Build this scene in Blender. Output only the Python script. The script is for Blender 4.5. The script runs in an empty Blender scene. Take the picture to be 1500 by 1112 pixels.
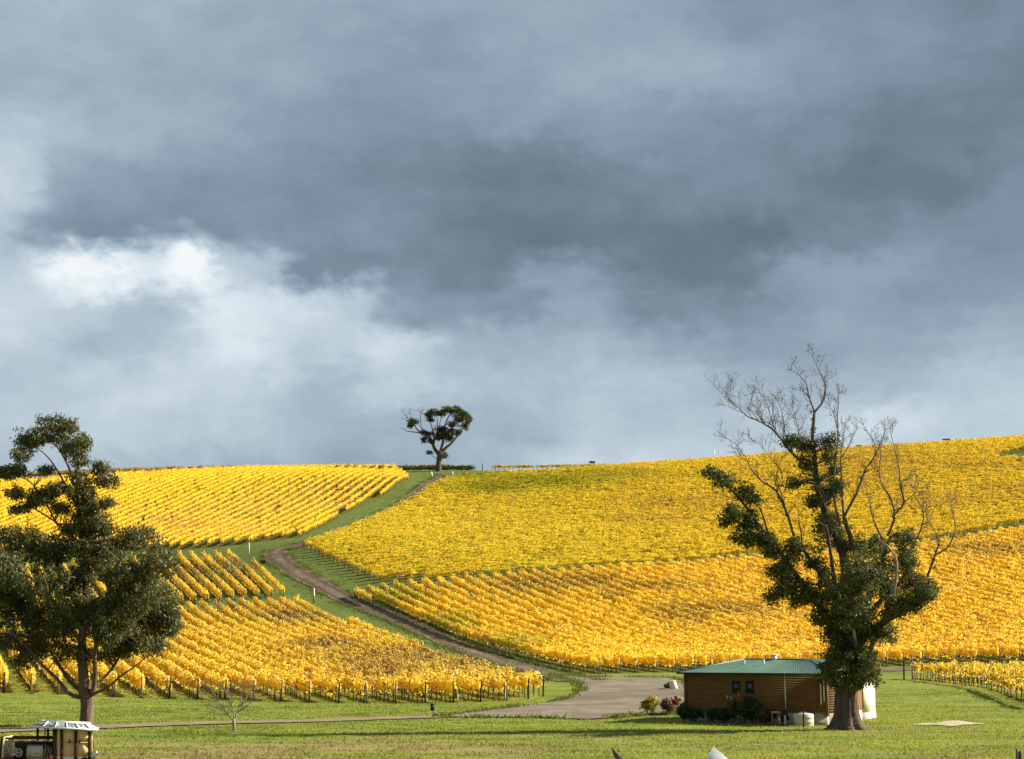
import bpy, bmesh, math, random
import numpy as np
from mathutils import Vector, Matrix
from mathutils.geometry import delaunay_2d_cdt

random.seed(7)
RNG = np.random.default_rng(7)
S = bpy.context.scene
COL = S.collection
PI = math.pi

# ---------------------------------------------------------------- camera
FPX, PW, PH = 2308.0, 1500.0, 1112.0
CAMZ = 5.2
PITCH = math.atan(392.0 / FPX)
cam = bpy.data.cameras.new('camera')
cam.sensor_width = 36.0
cam.lens = FPX / PW * 36.0
cam.clip_start = 0.5
cam.clip_end = 6000
cam_o = bpy.data.objects.new('camera', cam)
COL.objects.link(cam_o)
cam_o.location = (0, 0, CAMZ)
cam_o.rotation_euler = (PI / 2 + PITCH, 0, 0)
S.camera = cam_o
S.render.resolution_x, S.render.resolution_y = 1024, 759

# ---------------------------------------------------------------- view, sun
S.view_settings.view_transform = 'Standard'
S.view_settings.look = 'None'
EXPO = 1.12
S.view_settings.exposure = EXPO
S.view_settings.gamma = 1.0
SUN_EL, SUN_AZ = math.radians(31), math.radians(79)      # azimuth from +Y towards +X
sun = bpy.data.lights.new('sun', 'SUN')
sun.energy = 5.0
sun.angle = math.radians(0.6)
sun.color = (1.0, 0.93, 0.80)
sun_o = bpy.data.objects.new('sun', sun)
COL.objects.link(sun_o)
SUNV = Vector((math.sin(SUN_AZ) * math.cos(SUN_EL), math.cos(SUN_AZ) * math.cos(SUN_EL), math.sin(SUN_EL)))
sun_o.rotation_euler = SUNV.to_track_quat('Z', 'Y').to_euler()
sun_o.location = SUNV * 300

# ---------------------------------------------------------------- world: Nishita sky behind a storm-cloud deck
def lin(c):
    return tuple(((v / 255.0) / 12.92 if v <= 10 else ((v / 255.0 + 0.055) / 1.055) ** 2.4) for v in c)

def pix_dir(px, py):
    u, v = (px - PW / 2) / FPX, (PH / 2 - py) / FPX
    cp, sp = math.cos(PITCH), math.sin(PITCH)
    d = Vector((u, cp - v * sp, sp + v * cp))
    return d.normalized()

def az_el(px, py):
    d = pix_dir(px, py)
    return math.atan2(d.x, d.y), math.asin(d.z)

def build_world():
    w = bpy.data.worlds.new('World'); S.world = w
    w.use_nodes = True
    nt = w.node_tree; N = nt.nodes; L = nt.links
    N.clear()
    out = N.new('ShaderNodeOutputWorld'); bg = N.new('ShaderNodeBackground')
    L.new(bg.outputs[0], out.inputs[0])
    tc = N.new('ShaderNodeTexCoord')
    sky = N.new('ShaderNodeTexSky'); sky.sky_type = 'NISHITA'; sky.sun_disc = False
    sky.sun_elevation = SUN_EL; sky.sun_rotation = SUN_AZ
    def math_(op, a, b=None, c=None, clamp=False):
        n = N.new('ShaderNodeMath'); n.operation = op; n.use_clamp = clamp
        for i, v in enumerate((a, b, c)):
            if v is None: continue
            if isinstance(v, (int, float)): n.inputs[i].default_value = v
            else: L.new(v, n.inputs[i])
        return n.outputs[0]
    def vmath(op, a, b=None):
        n = N.new('ShaderNodeVectorMath'); n.operation = op
        for i, v in enumerate((a, b)):
            if v is None: continue
            if isinstance(v, tuple): n.inputs[i].default_value = v
            else: L.new(v, n.inputs[i])
        return n
    def noise(vec, scale, detail, rough=0.55, lac=2.0):
        n = N.new('ShaderNodeTexNoise'); n.inputs['Scale'].default_value = scale
        n.inputs['Detail'].default_value = detail; n.inputs['Roughness'].default_value = rough
        L.new(vec, n.inputs['Vector']); return n
    d = tc.outputs['Generated']
    st = vmath('MULTIPLY', d, (1.0, 1.0, 1.7)).outputs[0]
    sx = N.new('ShaderNodeSeparateXYZ'); L.new(d, sx.inputs[0])
    dy = math_('MAXIMUM', sx.outputs[1], 0.06)
    gxn = math_('DIVIDE', sx.outputs[0], dy); gzn = math_('DIVIDE', sx.outputs[2], dy)
    cb = N.new('ShaderNodeCombineXYZ'); L.new(gxn, cb.inputs[0]); L.new(gzn, cb.inputs[1])
    p = cb.outputs[0]
    for sc_, amp in ((7.0, (0.050, 0.030, 0.0)), (22.0, (0.055, 0.040, 0.0)), (70.0, (0.030, 0.024, 0.0))):
        wn = noise(st, sc_, 4.0, 0.55)
        wv = vmath('SUBTRACT', wn.outputs['Color'], (0.5, 0.5, 0.5)).outputs[0]
        p = vmath('ADD', p, vmath('MULTIPLY', wv, amp).outputs[0]).outputs[0]
    sp = N.new('ShaderNodeSeparateXYZ'); L.new(p, sp.inputs[0])
    BASE = 0.61
    # cloud brightness, bank by bank from the top of the picture down to the hills
    BANKS = [(-60, [(0,.70),(750,.62),(1490,.54)]),
      (30, [(0,.70),(200,.68),(400,.66),(600,.61),(760,.64),(900,.64),(1050,.60),(1200,.57),(1350,.57),(1480,.53)]),
      (110, [(0,.68),(200,.66),(400,.65),(600,.61),(760,.62),(900,.66),(1000,.67),(1120,.62),(1250,.57),(1400,.53),(1490,.50)]),
      (190, [(0,.74),(130,.71),(300,.65),(450,.61),(600,.57),(750,.60),(900,.60),(1050,.58),(1200,.54),(1350,.49),(1480,.52)]),
      (270, [(0,.80),(100,.66),(250,.60),(400,.58),(550,.55),(700,.51),(850,.49),(1000,.53),(1150,.51),(1300,.46),(1400,.50),(1490,.56)]),
      (340, [(0,.74),(100,.58),(250,.57),(400,.58),(550,.56),(700,.49),(850,.46),(1000,.46),(1100,.43),(1200,.50),(1350,.53),(1490,.55)]),
      (395, [(0,.78),(60,.87),(140,.95),(205,.87),(265,.97),(320,.78),(380,.74),(460,.54),(600,.53),(720,.50),(850,.59),(960,.48),(1080,.48),(1200,.61),(1350,.58),(1480,.57)]),
      (450, [(0,.82),(130,.77),(230,.70),(330,.86),(420,.83),(520,.75),(620,.60),(720,.58),(830,.63),(950,.55),(1080,.55),(1200,.61),(1350,.61),(1480,.64)]),
      (510, [(0,.78),(130,.71),(250,.77),(350,.85),(450,.78),(580,.82),(700,.69),(850,.68),(1000,.64),(1130,.60),(1280,.64),(1420,.68)]),
      (570, [(50,.76),(200,.79),(350,.79),(480,.70),(600,.79),(720,.72),(860,.74),(1000,.72),(1120,.67),(1280,.69),(1420,.75)]),
      (630, [(50,.77),(200,.77),(350,.74),(500,.69),(620,.67),(750,.68),(870,.75),(1000,.73),(1150,.74),(1320,.82),(1450,.77)]),
      (690, [(100,.72),(400,.67),(650,.67),(850,.78),(1050,.77),(1450,.75)])]
    def gno(px, py):
        q = pix_dir(px, py); return q.x / q.y, q.z / q.y
    zr = [gno(750, y)[1] for y, _ in BANKS]
    n_ = len(zr); acc = None
    XR = 0.62
    ux = math_('MULTIPLY_ADD', sp.outputs[0], 0.5 / XR, 0.5, True)
    def smooth(a, b):
        m = N.new('ShaderNodeMapRange'); m.interpolation_type = 'SMOOTHSTEP'
        m.inputs['From Min'].default_value = a; m.inputs['From Max'].default_value = b
        L.new(sp.outputs[1], m.inputs['Value']); return m.outputs[0]
    steps = [None] + [smooth(zr[k], zr[k - 1]) for k in range(1, n_)]       # 1 above bank k-1, 0 below bank k
    top_fade = smooth(zr[0], zr[0] + 0.25)
    rows = []
    for y, pts in BANKS:
        fc = N.new('ShaderNodeFloatCurve'); cv = fc.mapping.curves[0]
        fc.mapping.use_clip = False
        cv.points[0].location = (0.0, BASE); cv.points[1].location = (1.0, BASE)
        for px, v in pts:
            cv.points.new(min(max(gno(px, y)[0] * 0.5 / XR + 0.5, 0.01), 0.99), v)
        fc.mapping.update(); L.new(ux, fc.inputs['Value']); rows.append(fc.outputs[0])
    acc = rows[-1]
    for k in range(n_ - 1, 0, -1):
        m = N.new('ShaderNodeMix'); m.data_type = 'FLOAT'
        L.new(steps[k], m.inputs[0]); L.new(acc, m.inputs[2]); L.new(rows[k - 1], m.inputs[3]); acc = m.outputs[0]
    m = N.new('ShaderNodeMix'); m.data_type = 'FLOAT'; L.new(top_fade, m.inputs[0]); L.new(acc, m.inputs[2]); m.inputs[3].default_value = BASE; acc = m.outputs[0]
    f1 = noise(st, 5.0, 6.0, 0.55); f2 = noise(st, 14.0, 7.0, 0.58)
    b = acc
    b = math_('ADD', b, math_('MULTIPLY', math_('SUBTRACT', f1.outputs['Fac'], 0.5), 0.05))
    b = math_('ADD', b, math_('MULTIPLY', math_('SUBTRACT', f2.outputs['Fac'], 0.5), 0.13))
    f3 = noise(st, 30.0, 5.0, 0.52)
    b = math_('ADD', b, math_('MULTIPLY', math_('SUBTRACT', f3.outputs['Fac'], 0.5), 0.09))
    b = math_('MULTIPLY_ADD', math_('SUBTRACT', b, 0.62), 1.12, 0.615)
    cr = N.new('ShaderNodeValToRGB')
    e = cr.color_ramp.elements
    ex = lambda c: tuple(v / 2 ** EXPO for v in lin(c))
    stops = [(0.36, (86, 98, 111)), (0.46, (104, 119, 132)), (0.54, (123, 140, 155)), (0.62, (144, 161, 177)),
             (0.70, (166, 183, 196)), (0.80, (194, 209, 219)), (0.90, (226, 236, 242)), (1.0, (250, 253, 254))]
    e[0].position, e[0].color = stops[0][0], (*ex(stops[0][1]), 1)
    e[1].position, e[1].color = stops[-1][0], (*ex(stops[-1][1]), 1)
    for pos, c in stops[1:-1]:
        x = e.new(pos); x.color = (*ex(c), 1)
    L.new(b, cr.inputs[0])
    skm = vmath('MULTIPLY', sky.outputs[0], (0.07, 0.07, 0.07)).outputs[0]
    mix = N.new('ShaderNodeMix'); mix.data_type = 'RGBA'; mix.inputs['Factor'].default_value = 0.93
    L.new(skm, mix.inputs[6]); L.new(cr.outputs[0], mix.inputs[7])
    L.new(mix.outputs[2], bg.inputs[0]); bg.inputs[1].default_value = 1.0
    w.cycles.sampling_method = 'MANUAL'; w.cycles.sample_map_resolution = 512
build_world()

# ---------------------------------------------------------------- terrain height field
def vnoise(x, y, seed=0):
    x = np.asarray(x, float); y = np.asarray(y, float)
    xi = np.floor(x).astype(np.int64); yi = np.floor(y).astype(np.int64)
    fx = x - xi; fy = y - yi
    fx = fx * fx * (3 - 2 * fx); fy = fy * fy * (3 - 2 * fy)
    def h(a, b):
        n = (a * 374761393 + b * 668265263 + seed * 362437) & 0x7fffffff
        n = ((n ^ (n >> 13)) * 1274126177) & 0x7fffffff
        n = n ^ (n >> 16)
        return (n & 0xffff) / 65535.0
    return (h(xi, yi) * (1 - fx) + h(xi + 1, yi) * fx) * (1 - fy) + (h(xi, yi + 1) * (1 - fx) + h(xi + 1, yi + 1) * fx) * fy

def fbm(x, y, seed=0, oct=3):
    t = 0; a = 0.5; s = 0
    for k in range(oct):
        t = t + a * vnoise(np.asarray(x) * 2 ** k, np.asarray(y) * 2 ** k, seed + k * 17); s += a; a *= 0.5
    return t / s

def pt(px, py, Y):
    d = pix_dir(px, py); k = Y / d.y
    return (d.x * k, Y, CAMZ + d.z * k)

CTRL = [pt(*c) for c in [
    (-60,1012,152),(100,1018,152),(300,1024,152),(600,1028,152),(800,1021,153),
    (300,950,222),(300,885,290),(300,822,345),(100,880,295),(100,950,225),
    (270,804,355),(440,786,372),(590,705,455),(100,806,360),
    (300,692,500),(60,700,500),(500,690,497),
    (525,874,300),(600,912,267),(657,938,246),(750,966,218),(850,987,196),
    (425,804,346),(530,772,385),(590,738,425),(640,703,468),(645,690,485),
    (640,850,308),(1000,985,200),(1000,900,266),(1000,830,318),
    (1300,976,212),(1350,884,272),(1400,798,328),(1700,770,330),(1700,880,265),(1700,965,215),
    (900,760,390),(1300,732,390),(1650,712,390),(780,691,482),(900,687,482),(1200,667,482),(1500,646,482),(1750,630,482),
    (1400,1010,150),(1500,1005,160),(1700,1005,160)]]
for X in (-150, -100, -60, -30, 0, 30, 60, 100, 150):
    for Y in (-40, 20, 60, 90, 118, 136):
        CTRL.append((X, Y, 0.0))
for X, z in ((-320, 52), (-200, 57), (-100, 60), (-20, 59.5), (60, 62), (140, 68), (320, 74)):
    CTRL.append((X, 545, z)); CTRL.append((X, 640, z - 8))
CTRL += [(-320, 152, 0), (-320, 350, 24), (-320, 250, 9), (320, 215, 8), (320, 330, 34), (320, 150, 1)]
CT = np.array(CTRL)

def tps_fit(P, v, lam=0.5):
    n = len(P); s = 100.0; Q = P / s
    r2 = ((Q[:, None] - Q[None]) ** 2).sum(-1)
    K = 0.5 * r2 * np.log(r2 + 1e-12)
    A = np.zeros((n + 3, n + 3)); A[:n, :n] = K + lam * 1e-3 * np.eye(n)
    A[:n, n] = 1; A[:n, n + 1:] = Q; A[n, :n] = 1; A[n + 1:, :n] = Q.T
    b = np.zeros(n + 3); b[:n] = v
    return Q, np.linalg.solve(A, b)
TQ, TW = tps_fit(CT[:, :2], CT[:, 2])
def tps(x, y):
    s = 100.0; q = np.stack([x / s, y / s], -1)
    out = TW[-3] + q @ TW[-2:]
    for i in range(len(TQ)):
        r2 = ((q - TQ[i]) ** 2).sum(-1)
        out = out + TW[i] * 0.5 * r2 * np.log(r2 + 1e-12)
    return out
GX0, GX1, GY0, GY1, GS = -340.0, 340.0, -40.0, 640.0, 2.0
gx = np.arange(GX0, GX1 + 1e-6, GS); gy = np.arange(GY0, GY1 + 1e-6, GS)
MX, MY = np.meshgrid(gx, gy)
HG = tps(MX, MY)
t = np.clip((MY - 112) / 40, 0, 1); t = t * t * (3 - 2 * t)
HG = HG * t + 0.0 * (1 - t)
HG = np.maximum(HG, -0.3)
def Hs(x, y):
    x = np.clip(np.asarray(x, float), GX0, GX1 - 1e-3); y = np.clip(np.asarray(y, float), GY0, GY1 - 1e-3)
    u = (x - GX0) / GS; v = (y - GY0) / GS
    i = np.minimum(u.astype(int), len(gx) - 2); j = np.minimum(v.astype(int), len(gy) - 2); fu = u - i; fv = v - j
    return (HG[j, i] * (1 - fu) + HG[j, i + 1] * fu) * (1 - fv) + (HG[j + 1, i] * (1 - fu) + HG[j + 1, i + 1] * fu) * fv
def H(x, y):
    x = np.asarray(x, float); y = np.asarray(y, float)
    far = np.clip((y - 560) / 400, 0, 1)
    side = np.clip((np.abs(x) - 340) / 400, 0, 1)
    return Hs(x, y) + 0.16 * (fbm(x / 9.0, y / 9.0, 3, 2) - 0.5) - far * 45 - side * 20 * np.clip(y / 300, 0, 1)

def G(px, py):
    """world point on the ground seen at a photo pixel"""
    d = pix_dir(px, py)
    Y = np.arange(30, 505, 0.25); k = Y / d.y
    hit = np.nonzero(Hs(d.x * k, Y) >= CAMZ + d.z * k)[0]
    i = hit[0] if len(hit) else len(Y) - 1
    x, y = d.x * k[i], Y[i]
    return np.array([x, y, float(H(x, y))])
def G2(px, py): return G(px, py)[:2]
def at(px, py, Y):
    return np.array(pt(px, py, Y))

# ---------------------------------------------------------------- helpers: tags, materials, meshes
def tag(o, label=None, cat=None, group=None, kind=None):
    if label: o['label'] = label
    if cat: o['category'] = cat
    if group: o['group'] = group
    if kind: o['kind'] = kind
    return o

def empty(name, loc, label, cat, group=None, rz=0.0):
    o = bpy.data.objects.new(name, None); COL.objects.link(o)
    o.location = Vector([float(c) for c in loc]); o.rotation_euler = (0, 0, rz); o.empty_display_size = 0.3
    return tag(o, label, cat, group)

def link_mesh(name, me, mat, parent=None, world=True):
    """link a mesh given in world coordinates; keeps it in place under its parent"""
    o = bpy.data.objects.new(name, me); COL.objects.link(o)
    if mat: me.materials.append(mat)
    if parent is not None:
        o.parent = parent
        if world:
            m = Matrix.LocRotScale(parent.location, parent.rotation_euler, None)
            o.matrix_parent_inverse = m.inverted()
    return o

def np_mesh(name, V, F, colors=None, smooth=False):
    """F: list of (n,k) int arrays"""
    me = bpy.data.meshes.new(name)
    if not isinstance(F, list): F = [F]
    F = [f for f in F if len(f)]
    V = np.asarray(V, np.float32)
    me.vertices.add(len(V)); me.vertices.foreach_set('co', V.ravel())
    idx = np.concatenate([f.ravel() for f in F]).astype(np.int32)
    tot = np.concatenate([np.full(len(f), f.shape[1], np.int32) for f in F])
    start = np.concatenate([[0], np.cumsum(tot)[:-1]]).astype(np.int32)
    me.loops.add(len(idx)); me.loops.foreach_set('vertex_index', idx)
    me.polygons.add(len(tot)); me.polygons.foreach_set('loop_start', start)
    try: me.polygons.foreach_set('loop_total', tot)
    except Exception: pass
    if smooth: me.polygons.foreach_set('use_smooth', np.ones(len(tot), bool))
    me.update(calc_edges=True)
    if colors is not None:
        a = me.attributes.new('leafcol', 'FLOAT_COLOR', 'FACE')
        c = np.ones((len(tot), 4), np.float32); c[:, :3] = colors
        a.data.foreach_set('color', c.ravel())
    return me

class MatB:
    def __init__(s, name):
        s.m = bpy.data.materials.new(name); s.m.use_nodes = True
        s.nt = s.m.node_tree; s.N = s.nt.nodes; s.L = s.nt.links; s.N.clear()
        s.out = s.N.new('ShaderNodeOutputMaterial')
    def n(s, t, **kw):
        x = s.N.new(t)
        for k, v in kw.items(): setattr(x, k, v)
        return x
    def noise(s, scale, detail=3, rough=0.55, vec=None):
        x = s.N.new('ShaderNodeTexNoise'); x.inputs['Scale'].default_value = scale
        x.inputs['Detail'].default_value = detail; x.inputs['Roughness'].default_value = rough
        if vec is not None: s.L.new(vec, x.inputs['Vector'])
        return x.outputs['Fac']
    def coord(s, kind='Object', scale=(1, 1, 1)):
        tc = s.N.new('ShaderNodeTexCoord') if kind != 'World' else s.N.new('ShaderNodeNewGeometry')
        o = tc.outputs[kind] if kind != 'World' else tc.outputs['Position']
        if scale == (1, 1, 1): return o
        v = s.N.new('ShaderNodeVectorMath'); v.operation = 'MULTIPLY'; v.inputs[1].default_value = scale
        s.L.new(o, v.inputs[0]); return v.outputs[0]
    def ramp(s, fac, stops):
        r = s.N.new('ShaderNodeValToRGB'); e = r.color_ramp.elements
        e[0].position, e[0].color = stops[0][0], (*stops[0][1], 1)
        e[1].position, e[1].color = stops[-1][0], (*stops[-1][1], 1)
        for p, c in stops[1:-1]:
            k = e.new(p); k.color = (*c, 1)
        s.L.new(fac, r.inputs[0]); return r.outputs[0]
    def mix(s, fac, a, b, blend='MIX'):
        x = s.N.new('ShaderNodeMix'); x.data_type = 'RGBA'; x.blend_type = blend
        for i, v in ((0, fac), (6, a), (7, b)):
            if isinstance(v, (int, float)): x.inputs[i].default_value = v
            elif isinstance(v, tuple): x.inputs[i].default_value = (*v, 1)
            else: s.L.new(v, x.inputs[i])
        return x.outputs[2]
    def bsdf(s, col, rough=0.8, metal=0.0, bump=None, bstr=0.3, bdist=0.05, spec=0.3):
        b = s.N.new('ShaderNodeBsdfPrincipled')
        if isinstance(col, tuple): b.inputs['Base Color'].default_value = (*col, 1)
        else: s.L.new(col, b.inputs['Base Color'])
        if isinstance(rough, (int, float)): b.inputs['Roughness'].default_value = rough
        else: s.L.new(rough, b.inputs['Roughness'])
        b.inputs['Metallic'].default_value = metal
        b.inputs['Specular IOR Level'].default_value = spec
        if bump is not None:
            k = s.N.new('ShaderNodeBump'); k.inputs['Strength'].default_value = bstr; k.inputs['Distance'].default_value = bdist
            s.L.new(bump, k.inputs['Height']); s.L.new(k.outputs[0], b.inputs['Normal'])
        s.L.new(b.outputs[0], s.out.inputs[0]); return s.m

MATS = {}
def paint(name, col, rough=0.6, var=0.25, scale=6.0, metal=0.0, spec=0.3):
    if name in MATS: return MATS[name]
    m = MatB(name); nz = m.noise(scale, 4, 0.6, m.coord('World'))
    d = tuple(c * (1 - var) for c in col); l = tuple(min(1, c * (1 + var * 0.7)) for c in col)
    MATS[name] = m.bsdf(m.ramp(nz, [(0.3, d), (0.7, l)]), rough, metal, nz, 0.15, 0.02, spec)
    return MATS[name]

def leaf_mat(name, trans=0.35, gloss=0.04, jitter=0.0):
    m = MatB(name)
    at_ = m.n('ShaderNodeAttribute', attribute_name='leafcol')
    d = m.n('ShaderNodeBsdfDiffuse'); tr = m.n('ShaderNodeBsdfTranslucent'); mx = m.n('ShaderNodeMixShader')
    m.L.new(at_.outputs['Color'], d.inputs[0]); m.L.new(at_.outputs['Color'], tr.inputs[0])
    mx.inputs[0].default_value = trans
    m.L.new(d.outputs[0], mx.inputs[1]); m.L.new(tr.outputs[0], mx.inputs[2])
    last = mx
    if gloss > 0:
        gl = m.n('ShaderNodeBsdfGlossy'); gl.inputs['Roughness'].default_value = 0.45; gl.inputs[0].default_value = (1, 1, 1, 1)
        m2 = m.n('ShaderNodeMixShader'); m2.inputs[0].default_value = gloss
        m.L.new(mx.outputs[0], m2.inputs[1]); m.L.new(gl.outputs[0], m2.inputs[2]); last = m2
    m.L.new(last.outputs[0], m.out.inputs[0])
    return m.m
M_VINE = leaf_mat('vine_leaf', 0.5, 0.0)
M_CORE = leaf_mat('vine_heart', 0.38, 0.0)
M_GUM = leaf_mat('gum_leaf', 0.25, 0.015)
M_GRASS = leaf_mat('grass_blade', 0.35, 0.0)

def bark_mat(name, dark, light, scale=3.0, zs=0.25):
    m = MatB(name); v = m.coord('World', (1, 1, zs))
    a = m.noise(scale, 6, 0.65, v); b = m.noise(scale * 0.25, 3, 0.5, m.coord('World'))
    c = m.mix(m.ramp(b, [(0.4, (0, 0, 0)), (0.7, (0.8, 0.8, 0.8))]), m.ramp(a, [(0.32, dark), (0.68, light)]), tuple(0.6 * x for x in light), 'MIX')
    return m.bsdf(c, 0.95, 0, a, 1.0, 0.12, 0.1)
M_BARK = bark_mat('gum_bark', (0.028, 0.020, 0.015), (0.20, 0.145, 0.11), 4.0, 0.12)
M_BARK2 = bark_mat('smooth_bark', (0.045, 0.032, 0.024), (0.22, 0.155, 0.11), 3.5, 0.2)
M_DEAD = bark_mat('dead_wood', (0.09, 0.07, 0.055), (0.24, 0.19, 0.15), 5)
M_PALEWOOD = bark_mat('bleached_wood', (0.22, 0.18, 0.14), (0.5, 0.43, 0.35), 5)
M_CANE = bark_mat('vine_wood', (0.05, 0.032, 0.02), (0.16, 0.10, 0.065), 8)
M_POST = bark_mat('weathered_post', (0.10, 0.075, 0.05), (0.34, 0.27, 0.19), 7)
M_DARKPOST = bark_mat('dark_post', (0.03, 0.02, 0.014), (0.10, 0.065, 0.045), 7)

# ------------------------------------------------ geometry builders
def tube(path, radii, sides=6, cap=True, twist=0.0):
    P = np.asarray(path, float); n = len(P); R = np.asarray(radii, float)
    T = np.gradient(P, axis=0); T /= np.linalg.norm(T, axis=1, keepdims=True) + 1e-9
    up = np.array([0.0, 0.0, 1.0]) if abs(T[0, 2]) < 0.9 else np.array([1.0, 0.0, 0.0])
    U = np.cross(T, up); U /= np.linalg.norm(U, axis=1, keepdims=True) + 1e-9
    for i in range(1, n):
        if (U[i] * U[i - 1]).sum() < 0: U[i] = -U[i]
    W = np.cross(T, U)
    a = np.arange(sides) / sides * 2 * PI
    V = P[:, None] + R[:, None, None] * (np.cos(a)[None, :, None] * U[:, None] + np.sin(a)[None, :, None] * W[:, None])
    V = V.reshape(-1, 3)
    i = np.arange(n - 1)[:, None] * sides; j = np.arange(sides)[None]; k = (j + 1) % sides
    Fq = np.stack([i + j, i + k, i + sides + k, i + sides + j], -1).reshape(-1, 4)
    F = [Fq]
    if cap:
        F.append(np.arange(sides)[None, ::-1].copy()); F.append((np.arange(sides) + (n - 1) * sides)[None])
    return V, F

class Acc:
    def __init__(s): s.V = []; s.F = {}; s.n = 0
    def add(s, V, F):
        if not isinstance(F, list): F = [F]
        for f in F:
            if len(f): s.F.setdefault(f.shape[1], []).append(f + s.n)
        s.V.append(np.asarray(V, float)); s.n += len(V)
    def tube(s, path, radii, sides=6, cap=True): s.add(*tube(path, radii, sides, cap))
    def box(s, c, size, rz=0.0, tilt=None):
        sx, sy, sz = (q / 2 for q in size)
        V = np.array([(x, y, z) for x in (-sx, sx) for y in (-sy, sy) for z in (-sz, sz)])
        if tilt is not None: V = V @ np.array(tilt).T
        cr, sr = math.cos(rz), math.sin(rz)
        V = V @ np.array([[cr, sr, 0], [-sr, cr, 0], [0, 0, 1]]) + np.asarray(c, float)
        s.add(V, [np.array([(0, 1, 3, 2), (4, 6, 7, 5), (0, 4, 5, 1), (2, 3, 7, 6), (0, 2, 6, 4), (1, 5, 7, 3)])])
    def prism(s, pts, off):
        """closed outline pts (n,3) extruded by vector off"""
        P = np.asarray(pts, float); n = len(P)
        V = np.concatenate([P, P + np.asarray(off, float)])
        j = np.arange(n); k = (j + 1) % n
        s.add(V, [j[None, ::-1].copy(), (j + n)[None], np.stack([j, k, k + n, j + n], -1)])
    def mesh(s, name, smooth=False):
        return np_mesh(name, np.concatenate(s.V), [np.concatenate(f) for f in s.F.values()], smooth=smooth)
    def build(s, name, mat, parent=None, smooth=False):
        return link_mesh(name, s.mesh(name, smooth), mat, parent)

def leaf_quads(C, Nrm, Ax, ln, wd, fold=0.25):
    """rhombic folded leaves; C centres, Nrm normals, Ax long axes"""
    n = len(C)
    Nrm = Nrm / (np.linalg.norm(Nrm, axis=1, keepdims=True) + 1e-9)
    Ax = Ax - (Ax * Nrm).sum(1, keepdims=True) * Nrm
    Ax /= np.linalg.norm(Ax, axis=1, keepdims=True) + 1e-9
    B = np.cross(Nrm, Ax)
    ln = np.broadcast_to(ln, (n,))[:, None]; wd = np.broadcast_to(wd, (n,))[:, None]
    V = np.stack([C - Ax * ln * 0.5, C + B * wd * 0.5 + Nrm * wd * fold, C + Ax * ln * 0.5, C - B * wd * 0.5 + Nrm * wd * fold], 1).reshape(-1, 3)
    F = np.arange(n * 4).reshape(n, 4)
    return V, F

def spline(P, step=None, n=None):
    P = np.asarray(P, float)
    d = np.concatenate([[0], np.cumsum(np.linalg.norm(np.diff(P, axis=0), axis=1))])
    m = n or max(3, int(d[-1] / step) + 1)
    s = np.linspace(0, d[-1], m)
    # Catmull-Rom over chord length
    out = np.zeros((m, P.shape[1]))
    for k, q in enumerate(s):
        i = min(max(np.searchsorted(d, q) - 1, 0), len(P) - 2)
        h = d[i + 1] - d[i]; u = (q - d[i]) / h if h > 0 else 0
        p0, p1, p2, p3 = P[max(i - 1, 0)], P[i], P[i + 1], P[min(i + 2, len(P) - 1)]
        t1 = (p2 - p0) / 2; t2 = (p3 - p1) / 2
        out[k] = (2 * u**3 - 3 * u**2 + 1) * p1 + (u**3 - 2 * u**2 + u) * t1 + (-2 * u**3 + 3 * u**2) * p2 + (u**3 - u**2) * t2
    return out

def in_poly(x, y, poly):
    x = np.asarray(x); y = np.asarray(y); r = np.zeros(x.shape, bool); n = len(poly)
    for i in range(n):
        x0, y0 = poly[i]; x1, y1 = poly[(i + 1) % n]
        if y0 == y1: continue
        c = ((y0 > y) != (y1 > y)) & (x < (x1 - x0) * (y - y0) / (y1 - y0) + x0)
        r ^= c
    return r

# ================================================================= the setting
def ground_material():
    m = MatB('grass_ground')
    w = m.coord('World')
    at_ = m.n('ShaderNodeAttribute', attribute_name='zone')          # R = dry turf, G = vineyard floor
    sp = m.n('ShaderNodeSeparateColor'); m.L.new(at_.outputs['Color'], sp.inputs[0])
    st = m.coord('World', (0.5, 1.6, 1.0))
    n1 = m.noise(0.22, 4, 0.6, st); n2 = m.noise(1.3, 5, 0.65, st); n3 = m.noise(7.0, 4, 0.7, w)
    green = m.ramp(n2, [(0.30, (0.085, 0.115, 0.020)), (0.5, (0.17, 0.21, 0.034)), (0.72, (0.28, 0.30, 0.055))])
    lush = m.ramp(n1, [(0.35, (0.10, 0.145, 0.020)), (0.66, (0.33, 0.335, 0.048))])
    c = m.mix(0.5, green, lush)
    dry = m.ramp(n2, [(0.3, (0.17, 0.155, 0.048)), (0.55, (0.30, 0.25, 0.085)), (0.75, (0.37, 0.30, 0.14))])
    c = m.mix(sp.outputs[0], c, dry)
    verge = m.ramp(n2, [(0.3, (0.045, 0.072, 0.015)), (0.5, (0.092, 0.13, 0.027)), (0.72, (0.18, 0.20, 0.055))])
    c = m.mix(sp.outputs[2], c, verge)
    floor = m.ramp(n2, [(0.3, (0.06, 0.075, 0.018)), (0.5, (0.10, 0.115, 0.025)), (0.7, (0.20, 0.14, 0.04))])
    c = m.mix(sp.outputs[1], c, floor)
    c = m.mix(0.55, c, m.ramp(n3, [(0.25, (0.58, 0.58, 0.58)), (0.75, (1.15, 1.15, 1.15))]), 'MULTIPLY')
    ad = m.n('ShaderNodeMath', operation='ADD'); m.L.new(n2, ad.inputs[0]); m.L.new(n3, ad.inputs[1])
    return m.bsdf(c, 0.95, 0, ad.outputs[0], 0.8, 0.12, 0.1)

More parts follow.
